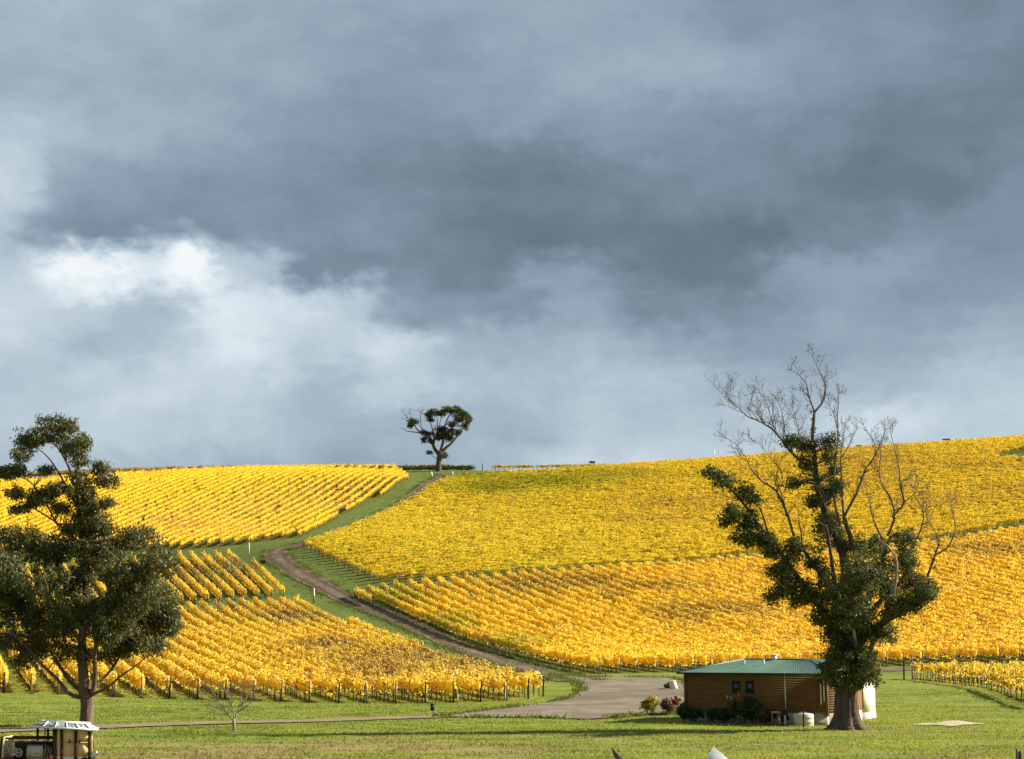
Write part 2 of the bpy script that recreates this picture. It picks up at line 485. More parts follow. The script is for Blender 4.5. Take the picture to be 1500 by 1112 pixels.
def gravel_material(name, dark, light, rut=None):
    m = MatB(name); w = m.coord('World')
    a = m.noise(0.5, 4, 0.6, w); b = m.noise(5.0, 5, 0.7, w); c3 = m.noise(18.0, 2, 0.6, w)
    c = m.ramp(a, [(0.3, dark), (0.7, light)])
    c = m.mix(0.5, c, m.ramp(b, [(0.25, (0.5, 0.5, 0.5)), (0.75, (1.0, 1.0, 1.0))]), 'MULTIPLY')
    c = m.mix(0.4, c, m.ramp(c3, [(0.3, (0.55, 0.52, 0.5)), (0.7, (1.0, 1.0, 1.0))]), 'MULTIPLY')
    if rut:
        at_ = m.n('ShaderNodeAttribute', attribute_name='rut')
        c = m.mix(at_.outputs['Fac'], c, m.mix(0.45, rut, m.ramp(b, [(0.3, tuple(x * 0.6 for x in rut)), (0.7, tuple(x * 1.2 for x in rut))])))
    return m.bsdf(c, 0.95, 0, b, 0.5, 0.05, 0.15)

M_GROUND = ground_material()
M_TRACK = gravel_material('dirt_track', (0.14, 0.095, 0.060), (0.26, 0.19, 0.125), (0.065, 0.040, 0.027))
M_YARD = gravel_material('gravel_yard', (0.18, 0.145, 0.102), (0.32, 0.265, 0.19), (0.115, 0.088, 0.060))
M_DRIVE = gravel_material('drive_gravel', (0.23, 0.17, 0.105), (0.34, 0.26, 0.17))
M_SAND = gravel_material('sand', (0.42, 0.36, 0.24), (0.62, 0.54, 0.39))

# outlines of the fields (photo pixels thrown onto the ground)
def poly_px(pts): return [tuple(G2(*p)) for p in pts]
A_LOW = poly_px([(-140,1009),(0,1015),(130,1019),(255,1024),(450,1029),(640,1030),(740,1027),(799,1021),
                 (700,988),(600,955),(520,925),(441,889),(350,891),(250,899),(150,911),(0,935),(-140,950)])
A_UP = poly_px([(434,876),(400,851),(341,818),(300,818),(250,819),(150,825),(0,842),(-150,855),(-150,940),(0,922),(150,904),(255,890),(350,881)])
B_F = poly_px([(851,988),(1000,985),(1150,981),(1290,977),(1400,973),(1500,971),(1750,966),(1750,752),(1500,781),(1400,797),(1090,825),(745,851),(650,858),(560,867),(515,876),
               (568,898),(657,938),(750,966)])
C_F = poly_px([(443,805),(550,855),(650,853),(745,846),(1090,819),(1400,791),(1450,780),(1500,769),(1750,742)]) + \
      [(215, 482), (140, 484), (60, 486), (30, 478), (10, 472), (-11, 472)] + poly_px([(675,700),(650,708),(612,730),(560,757),(500,784)])
C_HOLE = poly_px([(1456,672),(1500,662),(1600,650),(1700,650),(1700,668),(1600,668),(1500,677)])
D_F = poly_px([(-140,816),(60,809),(150,808),(270,806),(300,803),(360,798),(440,787),(472,772),(502,754),(547,735),(577,717),(600,705),(592,697)]) + \
      [(-38, 496), (-60, 494), (-85, 486), (-110, 472), (-140, 458), (-215, 440)]

def dryness(x, y):
    """worn, browned-off turf: the mown strip in the left foreground, patches elsewhere, the bare ring under the old gum"""
    d = np.clip(fbm(x / 7, y / 3.0, 5) * 3.6 - 1.25, 0, 1)
    near = np.clip((93 - y) / 7, 0, 1) * np.clip((6 - x) / 10, 0.12, 1) * np.clip((x + 26) / 8, 0.3, 1)
    dry = np.clip(d * near * 1.5 + np.clip(fbm(x / 5, y / 2.0, 8) * 4 - 2.4, 0, 0.8) * np.clip((108 - y) / 10, 0, 1), 0, 0.95)
    return np.maximum(dry, 0.85 * np.exp(-(((x - 22) / 3.6) ** 2 + ((y - 102.0) / 1.7) ** 2)))

def build_ground():
    def axis(br):
        out = []
        for a, b, s in br: out += list(np.arange(a, b, s))
        return np.array(out + [br[-1][1]])
    xs = axis([(-2400, -340, 103), (-340, -120, 5), (-120, -60, 3), (-60, 60, 1.5), (60, 150, 3), (150, 340, 5), (340, 2400, 103)])
    ys = axis([(-600, -40, 56), (-40, 50, 5), (50, 200, 1.25), (200, 520, 2.5), (520, 640, 6), (640, 3000, 118)])
    X, Y = np.meshgrid(xs, ys); Z = H(X, Y)
    n, k = len(ys), len(xs)
    V = np.stack([X, Y, Z], -1).reshape(-1, 3)
    i = np.arange(n - 1)[:, None] * k + np.arange(k - 1)[None]
    F = np.stack([i, i + 1, i + k + 1, i + k], -1).reshape(-1, 4)
    me = np_mesh('ground', V, F, smooth=True)
    x, y = V[:, 0], V[:, 1]
    vine = np.zeros(len(V))
    for p in (A_LOW, A_UP, B_F, C_F, D_F): vine[in_poly(x, y, p)] = 1
    vine[in_poly(x, y, A_LOW) | in_poly(x, y, A_UP)] = 0.15
    vine *= 0.6 + 0.4 * fbm(x / 6, y / 6, 9)
    dry = dryness(x, y)
    c = np.zeros((len(V), 4), np.float32); c[:, 0] = dry; c[:, 1] = vine; c[:, 2] = np.clip((y - 180) / 60, 0, 0.85); c[:, 3] = 1
    a = me.attributes.new('zone', 'FLOAT_COLOR', 'POINT'); a.data.foreach_set('color', c.ravel())
    o = link_mesh('ground', me, M_GROUND); o['kind'] = 'structure'
build_ground()

def ribbon(name, pts, width, mat, lift=0.035, step=0.8, ruts=True, seed=1, wid_fn=None):
    P = spline(np.asarray(pts)[:, :2], step=step)
    T = np.gradient(P, axis=0); T /= np.linalg.norm(T, axis=1, keepdims=True)
    Nn = np.stack([T[:, 1], -T[:, 0]], -1); m = 11
    s = np.arange(len(P)) * step
    w = np.interp(np.linspace(0, 1, len(P)), np.linspace(0, 1, len(width)), width)
    u = np.linspace(-1, 1, m)
    eL = 1 + 0.35 * (fbm(s / 2.2, s * 0 + seed, seed) - 0.5); eR = 1 + 0.35 * (fbm(s / 2.2, s * 0 + seed + 7, seed + 3) - 0.5)
    off = np.where(u[None] < 0, u[None] * eL[:, None], u[None] * eR[:, None]) * (w[:, None] / 2)
    XY = P[:, None] + Nn[:, None] * off[..., None]
    Z = H(XY[..., 0], XY[..., 1]) + lift
    V = np.concatenate([XY, Z[..., None]], -1).reshape(-1, 3)
    i = np.arange(len(P) - 1)[:, None] * m + np.arange(m - 1)[None]
    F = np.stack([i, i + 1, i + m + 1, i + m], -1).reshape(-1, 4)
    me = np_mesh(name, V, F, smooth=True)
    r = (np.exp(-((np.abs(u) - 0.52) / 0.2) ** 2)[None] * (0.55 + 0.6 * fbm(s / 5, s * 0, seed + 5))[:, None]).ravel()
    a = me.attributes.new('rut', 'FLOAT', 'POINT'); a.data.foreach_set('value', np.clip(r if ruts else r * 0, 0, 1).astype(np.float32))
    o = link_mesh(name, me, mat); o['kind'] = 'structure'; return o

TRACK_PX = [(850,998),(810,990),(765,978),(700,957),(640,932),(575,904),(520,883),(478,862),(440,842),(415,825),(403,812),(412,804),(440,799)]
TRACK_PX2 = [(440,799),(480,788),(520,775),(560,757),(590,740),(615,722),(637,706),(648,700),(655,696)]
TRACK = [G(*p) for p in TRACK_PX] + [G(*p) for p in TRACK_PX2[1:]]
ribbon('dirt_track', TRACK, [5.2, 4.4, 4.2, 4.6, 5.0, 5.0, 5.4, 5.0, 4.6, 4.6], M_TRACK, 0.085, 1.0, True, 2)
ribbon('gravel_drive', [G(*p) for p in [(-120,1078),(0,1071),(100,1068),(200,1064),(330,1060),(450,1057),(560,1053),(650,1050),(730,1046),(800,1042)]],
       [4.6, 4.2, 3.8, 3.6, 3.6, 3.8, 4.4, 5.0], M_DRIVE, 0.075, 0.8, False, 5)
ribbon('farm_road', [G(*p) for p in [(960,999),(1050,994),(1150,990),(1250,985),(1330,981),(1420,978),(1520,976),(1650,974)]],
       [9, 7, 5, 4.5, 4, 4], M_TRACK, 0.07, 1.0, True, 8)

def sheet(name, outline, mat, lift, cell=1.0, rag=0.35, seed=3, bump=0.0):
    O = np.asarray(outline)[:, :2]
    O = spline(np.concatenate([O, O[:1]]), step=cell * 0.6)[:-1]
    cen = O.mean(0)
    O = O + (O - cen) / np.linalg.norm(O - cen, axis=1, keepdims=True) * (rag * (fbm(O[:, 0] / 1.5, O[:, 1] / 1.5, seed) - 0.5) * 2)[:, None]
    lo, hi = O.min(0), O.max(0)
    X, Y = np.meshgrid(np.arange(lo[0], hi[0], cell), np.arange(lo[1], hi[1], cell))
    X = X.ravel(); Y = Y.ravel(); k = in_poly(X, Y, [tuple(q) for q in O]); I = np.stack([X[k], Y[k]], -1)
    pts = [Vector(p) for p in O] + [Vector(p) for p in I]
    n = len(O)
    v, e, f, *_ = delaunay_2d_cdt(pts, [(i, (i + 1) % n) for i in range(n)], [], 1, 1e-4)
    v = np.array([(q.x, q.y) for q in v]); F = np.array([t for t in f if len(t) == 3])
    edge = np.min(np.linalg.norm(v[:, None] - O[None, ::2], axis=-1), axis=1)
    Z = H(v[:, 0], v[:, 1]) + lift + bump * np.clip(edge / 2.0, 0, 1) * (0.4 + 0.8 * fbm(v[:, 0] / 1.2, v[:, 1] / 1.2, seed + 2))
    me = np_mesh(name, np.concatenate([v, Z[:, None]], 1), F, smooth=True)
    a = me.attributes.new('rut', 'FLOAT', 'POINT'); a.data.foreach_set('value', (0.7 * np.clip(fbm(v[:, 0] / 7, v[:, 1] / 3, seed) * 3 - 1.3, 0, 1)).astype(np.float32))
    o = link_mesh(name, me, mat); o['kind'] = 'structure'; return o
sheet('gravel_yard', [G(*p) for p in [(640,1050),(700,1043),(760,1036),(815,1028),(845,1017),(852,1008),(838,998),(812,990),(860,993),(905,993),(985,995),(1010,1005),(1012,1030),(985,1046),(930,1049),(870,1054),(790,1053),(700,1052)]],
      M_YARD, 0.10, 1.0, 0.4)
sheet('sand_patch', [G(*p) for p in [(1338,1062.5),(1350,1061.2),(1362,1060.6),(1371,1061.4),(1380,1059),(1391,1056.6),(1404,1056.4),(1415,1058.4),(1431,1060.6),(1442,1061.2),(1428,1062.6),(1410,1063.4),(1394,1065),(1380,1063.6),(1366,1063.2),(1352,1063.4)]], M_SAND, 0.05, 0.4, 0.5, 6, 0.12)
# ================================================================= vineyards
YEL = np.array((0.96, 0.735, 0.060)); GOLD = np.array((0.96, 0.655, 0.055)); ORA = np.array((0.72, 0.42, 0.09))
BRN = np.array((0.24, 0.125, 0.06)); GRN = np.array((0.36, 0.36, 0.022)); DGR = np.array((0.13, 0.16, 0.02)); PALE = np.array((0.90, 0.76, 0.22))
POST_MESH = {}
def post_mesh(kind, h, r):
    if kind not in POST_MESH:
        a = Acc(); a.tube([(0, 0, -0.3), (0, 0, h * 0.5), (0.01, 0, h)], [r, r * 0.97, r * 0.94], 7); POST_MESH[kind] = a.mesh('post', False)
        POST_MESH[kind].materials.append(M_DARKPOST if 'dark' in kind else M_POST)
    return POST_MESH[kind]
def put_post(parent, xy, kind='end', name='end_post'):
    me = post_mesh(kind, 1.95 if 'end' in kind else 1.8, 0.085 if 'end' in kind else 0.045)
    o = bpy.data.objects.new(name, me); COL.objects.link(o); o.parent = parent
    o.location = Vector((float(xy[0]), float(xy[1]), float(H(xy[0], xy[1])))) - parent.location
    o.rotation_euler = (random.gauss(0, 0.03), random.gauss(0, 0.03), random.random() * 6)
    return o

def spot(x, y, px, py, rpx, rpy):
    """soft 0..1 patch centred on the ground seen at (px,py)"""
    c = G2(px, py); a = G2(px + rpx, py); b = G2(px, py - rpy)
    u = np.stack([x - c[0], y - c[1]], -1)
    ea, eb = a - c, b - c
    M = np.linalg.inv(np.stack([ea, eb], 1)); q = u @ M.T
    return np.exp(-(q ** 2).sum(-1))

def mixc(c, col, f): return c * (1 - f[:, None]) + col[None] * f[:, None]

SPOTS = {}
def spots(field, x, y):
    """cached patch fields: precomputed centres per field"""
    out = 0
    if field not in SPOTS:
        SPOTS[field] = []
        for px, py, rx, ry in SPOT_PX[field]:
            c = G2(px, py); a = G2(px + rx, py) - c; b = G2(px, py - ry) - c
            SPOTS[field].append((c, np.linalg.inv(np.stack([a, b], 1))))
    for c, M in SPOTS[field]:
        q = np.stack([x - c[0], y - c[1]], -1) @ M.T
        out = np.maximum(out, np.exp(-(q ** 2).sum(-1)))
    return out
SPOT_PX = {
  'A_brown': [(420,915,55,10),(330,900,30,6),(600,980,110,16),(480,960,50,9),(700,990,70,18),(560,1003,60,12),(345,840,30,10),(290,850,25,8)],
  'B_brown': [(790,868,75,13),(860,862,55,11),(900,885,25,5),(1010,905,60,9),(1000,920,40,6),(1450,815,70,9),(1080,905,60,8),(960,870,70,6)],
  'B_shade_green': [(580,885,45,14),(650,925,45,14),(740,955,50,10),(560,872,40,8)],  # shade on the left-facing row sides, put into the leaf colour as green
  'C_green': [(800,712,110,9),(900,702,90,8),(720,720,60,9),(700,704,50,6)],
  'C_brown': [(1440,738,120,7),(1350,745,60,6),(1480,722,60,6),(1000,745,90,10),(950,770,80,8),(1250,670,120,8),(1400,690,100,6)],
  'D_dull':  [(430,745,120,14),(300,765,120,14),(500,722,70,10),(350,785,90,9),(180,790,120,14)],
  'D_brown': [(275,778,24,4),(240,770,20,4)],
}

def vine_colors(field, x, y, vid, n):
    j = RNG.random(n)
    patch = fbm(x / 7, y / 7, 21); fine = vnoise(vid * 0.731, vid * 0.371, 4)
    c = np.repeat(YEL[None], n, 0)
    c = mixc(c, GOLD, np.clip(patch * 1.7 - 0.4, 0, 1) * 0.8)
    if field == 'A':
        c = mixc(c, GOLD, np.full(n, 0.45)); c = mixc(c, ORA, np.clip(fine * 1.4 - 0.65, 0, 0.65))
        c = mixc(c, PALE, (RNG.random(n) < 0.20) * 0.7)
        b = spots('A_brown', x, y); c = mixc(c, np.array((.34, .19, .11)), np.clip(b * 1.2, 0, 0.85) * (RNG.random(n) < 0.62))
        c = mixc(c, BRN, (RNG.random(n) < 0.08) * 0.8)
    elif field == 'B':
        c = mixc(c, GOLD, np.full(n, 0.35)); c = mixc(c, GRN, np.clip(spots('B_shade_green', x, y) * 0.85, 0, 0.75))
        c = mixc(c, BRN * 1.5, np.clip(spots('B_brown', x, y) * 1.1, 0, 0.8) * (RNG.random(n) < 0.62))
        c = mixc(c, ORA, np.clip(fine * 1.5 - 0.85, 0, 0.6)); c = mixc(c, BRN, (RNG.random(n) < 0.03) * 0.7)
        c = mixc(c, PALE, (RNG.random(n) < 0.22) * 0.6); c = mixc(c, np.array((.62, .40, .20)), (RNG.random(n) < np.clip((x - 25) / 80, 0.0, 0.14)) * 0.6)
    elif field == 'C':
        c = mixc(c, GRN * 1.25, np.full(n, 0.17)); c = mixc(c, GRN * 0.95, np.clip(spots('C_green', x, y) * 1.0, 0, 0.75))
        c = mixc(c, GOLD, np.clip((x - 10) / 60, 0, 0.5)); c = mixc(c, ORA * 0.9, np.clip(spots('C_brown', x, y) * 0.8, 0, 0.6) * (RNG.random(n) < 0.7))
        c = mixc(c, BRN, np.clip(fine * 2 - 1.5, 0, 0.6)); c = mixc(c, BRN, (RNG.random(n) < 0.025) * 0.7)
    elif field == 'D':
        c = mixc(c, GOLD, np.full(n, 0.75)); c = c * 0.86
        c = mixc(c, ORA * 1.1, np.clip(spots('D_dull', x, y) * 0.75, 0, 0.5) * (0.4 + 0.6 * RNG.random(n)))
        c = mixc(c, BRN * 1.7, np.clip(spots('D_brown', x, y), 0, 0.6) * (RNG.random(n) < .55)); c = mixc(c, BRN, np.clip(fine * 2 - 1.6, 0, 0.6))
    elif field == 'E':
        c = mixc(c, GOLD, np.full(n, 0.4)); c = mixc(c, PALE, (RNG.random(n) < 0.2) * 0.6); c = mixc(c, BRN * 1.4, (RNG.random(n) < 0.22) * 0.9)
    elif field == 'F':
        c = np.repeat((ORA * 0.45 + BRN * 0.4 + DGR * 0.25)[None], n, 0); c = mixc(c, GOLD * 0.8, (RNG.random(n) < 0.25) * 0.6)
    elif field == 'H':
        c = np.repeat((DGR * 0.75 + BRN * 0.25)[None], n, 0); c = mixc(c, GRN * 0.7, (RNG.random(n) < 0.3) * 0.5)
    return c * (0.88 + 0.22 * j)[:, None]

#            leaves/m, leaf size, top height, half width, bottom
FSPEC = {'A': (56, 0.21, 2.10, 0.30, 0.72), 'B': (48, 0.235, 2.10, 0.28, 0.70), 'C': (23, 0.32, 2.05, 0.36, 0.62), 'D': (26, 0.31, 2.05, 0.30, 0.62),
         'E': (58, 0.21, 1.85, 0.26, 0.85), 'F': (24, 0.36, 1.9, 0.4, 0.4), 'H': (40, 0.36, 1.9, 0.6, 0.1)}
VID = [0]
def vine_row(field, a, b, label, group, ends=(True, True), name='vine_row', mids=0, lift=0.0):
    a = np.asarray(a, float)[:2]; b = np.asarray(b, float)[:2]
    Ln = np.linalg.norm(b - a)
    if Ln < 3: return None
    d = (b - a) / Ln; nrm = np.array([d[1], -d[0]])
    dens, ls, top, hw, bot = FSPEC[field]; bot += lift
    root = empty(name, (a[0], a[1], float(H(*a))), label, 'vine row', group)
    nv = max(2, int(Ln / 1.5)); vs = (np.arange(nv) + 0.5) * Ln / nv
    vig = np.clip(RNG.normal(1.0, 0.16, nv), 0.45, 1.3)
    vx, vy = (a + d * vs[:, None]).T
    if field == 'A':
        br = spots('A_brown', vx, vy); vig *= 1 - 0.6 * br * RNG.uniform(.4, 1.1, nv)
    if field == 'B': vig *= 1 - 0.3 * spots('B_brown', vx, vy)
    weak = RNG.random(nv) < {'A': .10, 'B': .05, 'C': .04, 'D': .03, 'E': .2}.get(field, .15); vig *= np.where(weak, RNG.uniform(.3, .7, nv), 1)
    vig *= 0.85 + 0.3 * fbm(vx / 5, vy / 5, 91)
    if field in 'CD': vig *= (RNG.random(nv) > 0.02) * 0.9 + 0.1
    if field == 'E': vig *= np.where(RNG.random(nv) < 0.35, 0.5, 1.0)
    cnt = RNG.poisson(dens * Ln / nv * vig)
    vi = np.repeat(np.arange(nv), cnt); n = len(vi)
    s = vs[vi] + RNG.normal(0, 0.46, n); s = np.clip(s, 0.05, Ln - 0.05)
    toph = top + RNG.normal(0, 0.10, nv)[vi] * 1.0 - (1 - np.minimum(vig[vi], 1)) * 0.25
    both = bot + RNG.normal(0, 0.12, nv)[vi]
    hfrac = RNG.beta(1.15, 0.9, n)
    hz = both + (toph - both) * hfrac + (RNG.random(n) < (0.16 if field == 'C' else 0.10)) * RNG.random(n) * 0.42
    ang = np.sqrt(np.clip(1 - (hfrac * 1.9 - 0.95) ** 4, 0.05, 1))
    lat = np.sign(RNG.random(n) - 0.5) * hw * ang * np.clip(RNG.normal(0.9, 0.2, n), 0, 1.4)
    x = a[0] + d[0] * s + nrm[0] * lat; y = a[1] + d[1] * s + nrm[1] * lat
    z = H(x, y) + hz
    C = np.stack([x, y, z], -1)
    out = np.stack([nrm[0] * lat / hw, nrm[1] * lat / hw, (hfrac - 0.45) * 1.5], -1)
    Nm = out * 1.6 + RNG.normal(0, 0.5, (n, 3)); Nm[:, 2] += 0.15
    Ax = RNG.normal(0, 1, (n, 3)); Ax[:, 2] -= 2.0 if field == 'C' else 0.6
    sz = ls * np.clip(RNG.normal(1, 0.22, n), 0.5, 1.6)
    V, F = leaf_quads(C, Nm, Ax, sz * (1.2 if field == 'C' else 1.0), sz * (0.72 if field == 'C' else 0.86))
    # the dense leafy heart of the row, a lumpy body the outer leaves stand on
    ns = max(4, int(Ln / (0.6 if field in 'ABE' else 0.85))); hs = np.linspace(0.0, Ln, ns); hv = np.clip((hs / Ln * nv).astype(int), 0, nv - 1)
    fat = np.clip(vig[hv] * 1.25 - 0.35, 0.12, 1.05); fat[0] *= 0.6; fat[-1] *= 0.6
    prof = np.array([(-.72, 0.02), (-1.0, .5), (-.62, .97), (.62, .97), (1.0, .5), (.72, 0.02)]); npf = len(prof)
    tv = top + RNG.normal(0, 0.10, nv)[hv] - 0.34; bv = np.full(ns, bot + 0.32) + RNG.normal(0, .08, ns); mid = (tv * 0.55 + bv * 0.45)
    hh = np.where(prof[None, :, 1] > 0.5, mid[:, None] + (tv - mid)[:, None] * (prof[None, :, 1] - .5) / .47 * np.minimum(fat * 1.5, 1)[:, None],
                  mid[:, None] + (bv - mid)[:, None] * (.5 - prof[None, :, 1]) / .48 * np.minimum(fat * 1.2, 1)[:, None]) + RNG.normal(0, 0.05, (ns, npf))
    hl = prof[None, :, 0] * hw * (0.5 if field in 'ABE' else 0.45) * fat[:, None] * np.clip(RNG.normal(1, 0.16, (ns, npf)), .5, 1.5)
    hp = hs[:, None] + RNG.normal(0, 0.08, (ns, npf))
    hx = a[0] + d[0] * hp + nrm[0] * hl; hy = a[1] + d[1] * hp + nrm[1] * hl
    HV = np.stack([hx, hy, H(hx, hy) + hh], -1).reshape(-1, 3)
    ii = np.arange(ns - 1)[:, None] * npf; jj = np.arange(npf)[None]; kk = (jj + 1) % npf
    HF = np.stack([ii + jj, ii + npf + jj, ii + npf + kk, ii + kk], -1).reshape(-1, 4)
    fx = np.repeat(hx.mean(1)[:-1], npf); fy = np.repeat(hy.mean(1)[:-1], npf); fv = np.repeat(hv[:-1], npf)
    F = np.concatenate([F, HF + len(V)]); V = np.concatenate([V, HV])
    x = np.concatenate([x, fx]); y = np.concatenate([y, fy]); vi = np.concatenate([vi, fv]); n += len(fx)
    vid = vi + VID[0]; VID[0] += nv
    me = np_mesh('foliage', V, F, vine_colors(field, x, y, vid, n))
    fo = link_mesh('foliage', me, M_VINE, root); me.materials.append(M_CORE)
    mi = np.zeros(n, np.int32); mi[-len(fx):] = 1; me.polygons.foreach_set('material_index', mi)
    # vine trunks and canes of this row
    acc = Acc()
    sel = np.arange(nv) if field in 'ABE' or lift else np.unique(np.concatenate([np.arange(min(6, nv)), np.arange(0, nv, 2), np.arange(max(nv - 6, 0), nv)]))
    m_ = len(sel); tx = vx[sel] + RNG.normal(0, 0.06, m_); ty = vy[sel] + RNG.normal(0, 0.06, m_); tz = H(tx, ty)
    sticks = [(np.stack([tx, ty, tz - 0.1], -1), np.stack([tx + RNG.normal(0, .06, m_), ty + RNG.normal(0, .06, m_), tz + 0.95 + 0.2 * RNG.random(m_)], -1), 0.06, 0.042)]
    if field in 'AE':
        for q in range(4):
            o = RNG.uniform(-.6, .6, m_); sticks.append((np.stack([tx + d[0] * o * .4, ty + d[1] * o * .4, tz + 0.9], -1), np.stack([tx + d[0] * o + RNG.normal(0, .08, m_), ty + d[1] * o + RNG.normal(0, .08, m_), tz + 1.5 + .75 * RNG.random(m_)], -1), .02, .010))
    an = np.arange(4) * PI / 2
    for p0, p1, r0, r1 in sticks:
        ring = np.stack([np.cos(an), np.sin(an), np.zeros(4)], -1)
        VV = np.stack([p0[:, None] + ring * r0, p1[:, None] + ring * r1], 1).reshape(-1, 3)
        b0 = np.arange(len(p0))[:, None] * 8; j4 = np.arange(4)[None]; k4 = (j4 + 1) % 4
        acc.add(VV, [np.stack([b0 + j4, b0 + k4, b0 + 4 + k4, b0 + 4 + j4], -1).reshape(-1, 4)])
    tr = acc.build('trunks', M_CANE, root); tr['kind'] = 'stuff'
    kind = 'end'
    if ends[0]: put_post(root, a - d * 0.25, kind + ('dark' if field == 'A' and random.random() < 0.45 else ''))
    if ends[1]: put_post(root, b + d * 0.25, kind)
    if mids:
        for q in np.arange(mids, Ln - 3, mids): put_post(root, a + d * q, 'line', 'line_post')
    return root

def clip_rows(poly, direc, spacing, origin, hole=None, phase=0.0):
    """parallel row segments inside a ground polygon; returns [(index, start, end)] with start nearest the camera"""
    P = np.array(poly); d = np.asarray(direc, float); d /= np.linalg.norm(d); nrm = np.array([d[1], -d[0]])
    off = (P - origin) @ nrm; out = []
    for k in range(int(math.floor(off.min() / spacing)), int(math.ceil(off.max() / spacing)) + 1):
        o = origin + nrm * (k * spacing + phase)
        al = (P - origin) @ d
        s = np.arange(al.min() - 1, al.max() + 1, 0.5)
        q = o + d * s[:, None]
        ins = in_poly(q[:, 0], q[:, 1], poly)
        if hole is not None: ins &= ~in_poly(q[:, 0], q[:, 1], hole)
        e = np.diff(np.concatenate([[0], ins.astype(int), [0]]))
        for i0, i1 in zip(np.nonzero(e == 1)[0], np.nonzero(e == -1)[0]):
            if (i1 - i0) * 0.5 > 4: out.append((k, o + d * s[i0], o + d * s[i1 - 1]))
    return out

def visible(a, b, m=0.345):
    """does any of the row fall inside the picture's width (with a margin for a step to the side)"""
    q = a + (b - a) * np.linspace(0, 1, 30)[:, None]
    return np.any(np.abs(q[:, 0] / q[:, 1]) < m)
def trim(a, b, m=0.35):
    q = a + (b - a) * np.linspace(0, 1, 200)[:, None]; ok = np.abs(q[:, 0] / q[:, 1]) < m
    i = np.nonzero(ok)[0]; return q[i[0]], q[i[-1]], i[0] == 0, i[-1] == 199

ORD = ['first', 'second', 'third', 'fourth', 'fifth', 'sixth', 'seventh', 'eighth', 'ninth', 'tenth', 'eleventh', 'twelfth',
       'thirteenth', 'fourteenth', 'fifteenth', 'sixteenth', 'seventeenth', 'eighteenth', 'nineteenth', 'twentieth']

# lower left field: rows running up from the drive beside the track
oA = G2(797, 1020); dA = np.array([-0.355, 1.0])
rA = sorted(clip_rows(A_LOW, dA, 2.45, oA), key=lambda r: -r[1][0])
rA = [r for r in rA if visible(r[1], r[2])]
for i, (k, a, b) in enumerate(rA):
    a, b, e0, e1 = trim(a, b)
    lb = (f'{ORD[i]} golden vine row left of the dirt track, in the near left field' if i < 20 else 'golden vine row at the far left, behind the big leafy tree')
    vine_row('A', a, b, lb, 'vine rows of the near left field', (e0, e1), mids=7.5)
rU = sorted(clip_rows(A_UP, dA, 2.45, oA), key=lambda r: -r[1][0]); rU = [r for r in rU if visible(r[1], r[2])]
for i, (k, a, b) in enumerate(rU):
    a, b, e0, e1 = trim(a, b)
    lb = (f'{ORD[i]} short amber vine row from the track bend, above the grass gap' if i < 14 else 'short amber vine row above the grass gap, behind the big leafy tree')
    vine_row('A', a, b, lb, 'short rows above the grass gap', (e0, e1), mids=8)
# lower right field
oB = G2(851, 988); dB = G2(518, 874) - oB
rB = sorted(clip_rows(B_F, dB, 2.6, oB), key=lambda r: r[1][0] - r[1][1] * 0.01); rB = [r for r in rB if visible(r[1], r[2])]
for i, (k, a, b) in enumerate(rB):
    a, b, e0, e1 = trim(a, b)
    lb = (f'{ORD[i]} yellow vine row right of the dirt track, in the wide lower field' if i < 20 else 'yellow vine row deep in the wide lower field, behind the timber shed and tall tree')
    vine_row('B', a, b, lb, 'vine rows of the wide lower field', (e0, e1))
# upper right field, rows along the slope
oC = G2(745, 841); dC = G2(1400, 786) - oC
rC = sorted(clip_rows(C_F, dC, 2.6, oC, C_HOLE), key=lambda r: -r[0]); rC = [r for r in rC if visible(r[1], r[2], 0.34)]
for i, (k, a, b) in enumerate(rC):
    a, b, e0, e1 = trim(a, b, 0.345)
    lb = ('lowest vine row of the upper right hillside, along the dark headland' if i == 0 else 'dense yellow vine row running across the ' + ('lower third' if i < len(rC) // 3 else 'middle' if i < 2 * len(rC) // 3 else 'upper third') + ' of the upper right hillside')
    vine_row('C', a, b, lb, 'vine rows across the upper right hillside' if i else None, (e0, e1), lift=0.55 if i < 2 else 0.0)
# upper left field
oD = G2(440, 786); dD = G2(508, 742) - G2(428, 784)
rD = sorted(clip_rows(D_F, dD, 2.6, oD), key=lambda r: -r[1][0]); rD = [r for r in rD if visible(r[1], r[2], 0.34)]
for i, (k, a, b) in enumerate(rD):
    a, b, e0, e1 = trim(a, b, 0.345)
    lb = (f'bright yellow vine row on the upper left hill, {ORD[i]} from its right edge' if i < 20 else 'bright yellow vine row on the upper left hill, well left of the track')
    vine_row('D', a, b, lb, 'vine rows on the upper left hill', (e0, e1))
# small vineyard at the lower right
pE0, pE1 = G2(1338, 995), G2(1500, 1029)
dE = (pE1 - pE0) / np.linalg.norm(pE1 - pE0); nE = np.array([-dE[1], dE[0]]); nE = nE if nE[0] > 0 else -nE
for i in range(6):
    a = pE0 + nE * 2.5 * i - dE * 1.0 * i; b = pE1 + dE * 6 + nE * 2.5 * i
    vine_row('E', a, b, f'{ORD[i]} row from the lawn in the small vineyard at lower right', 'rows of the small vineyard', (True, True), mids=6)
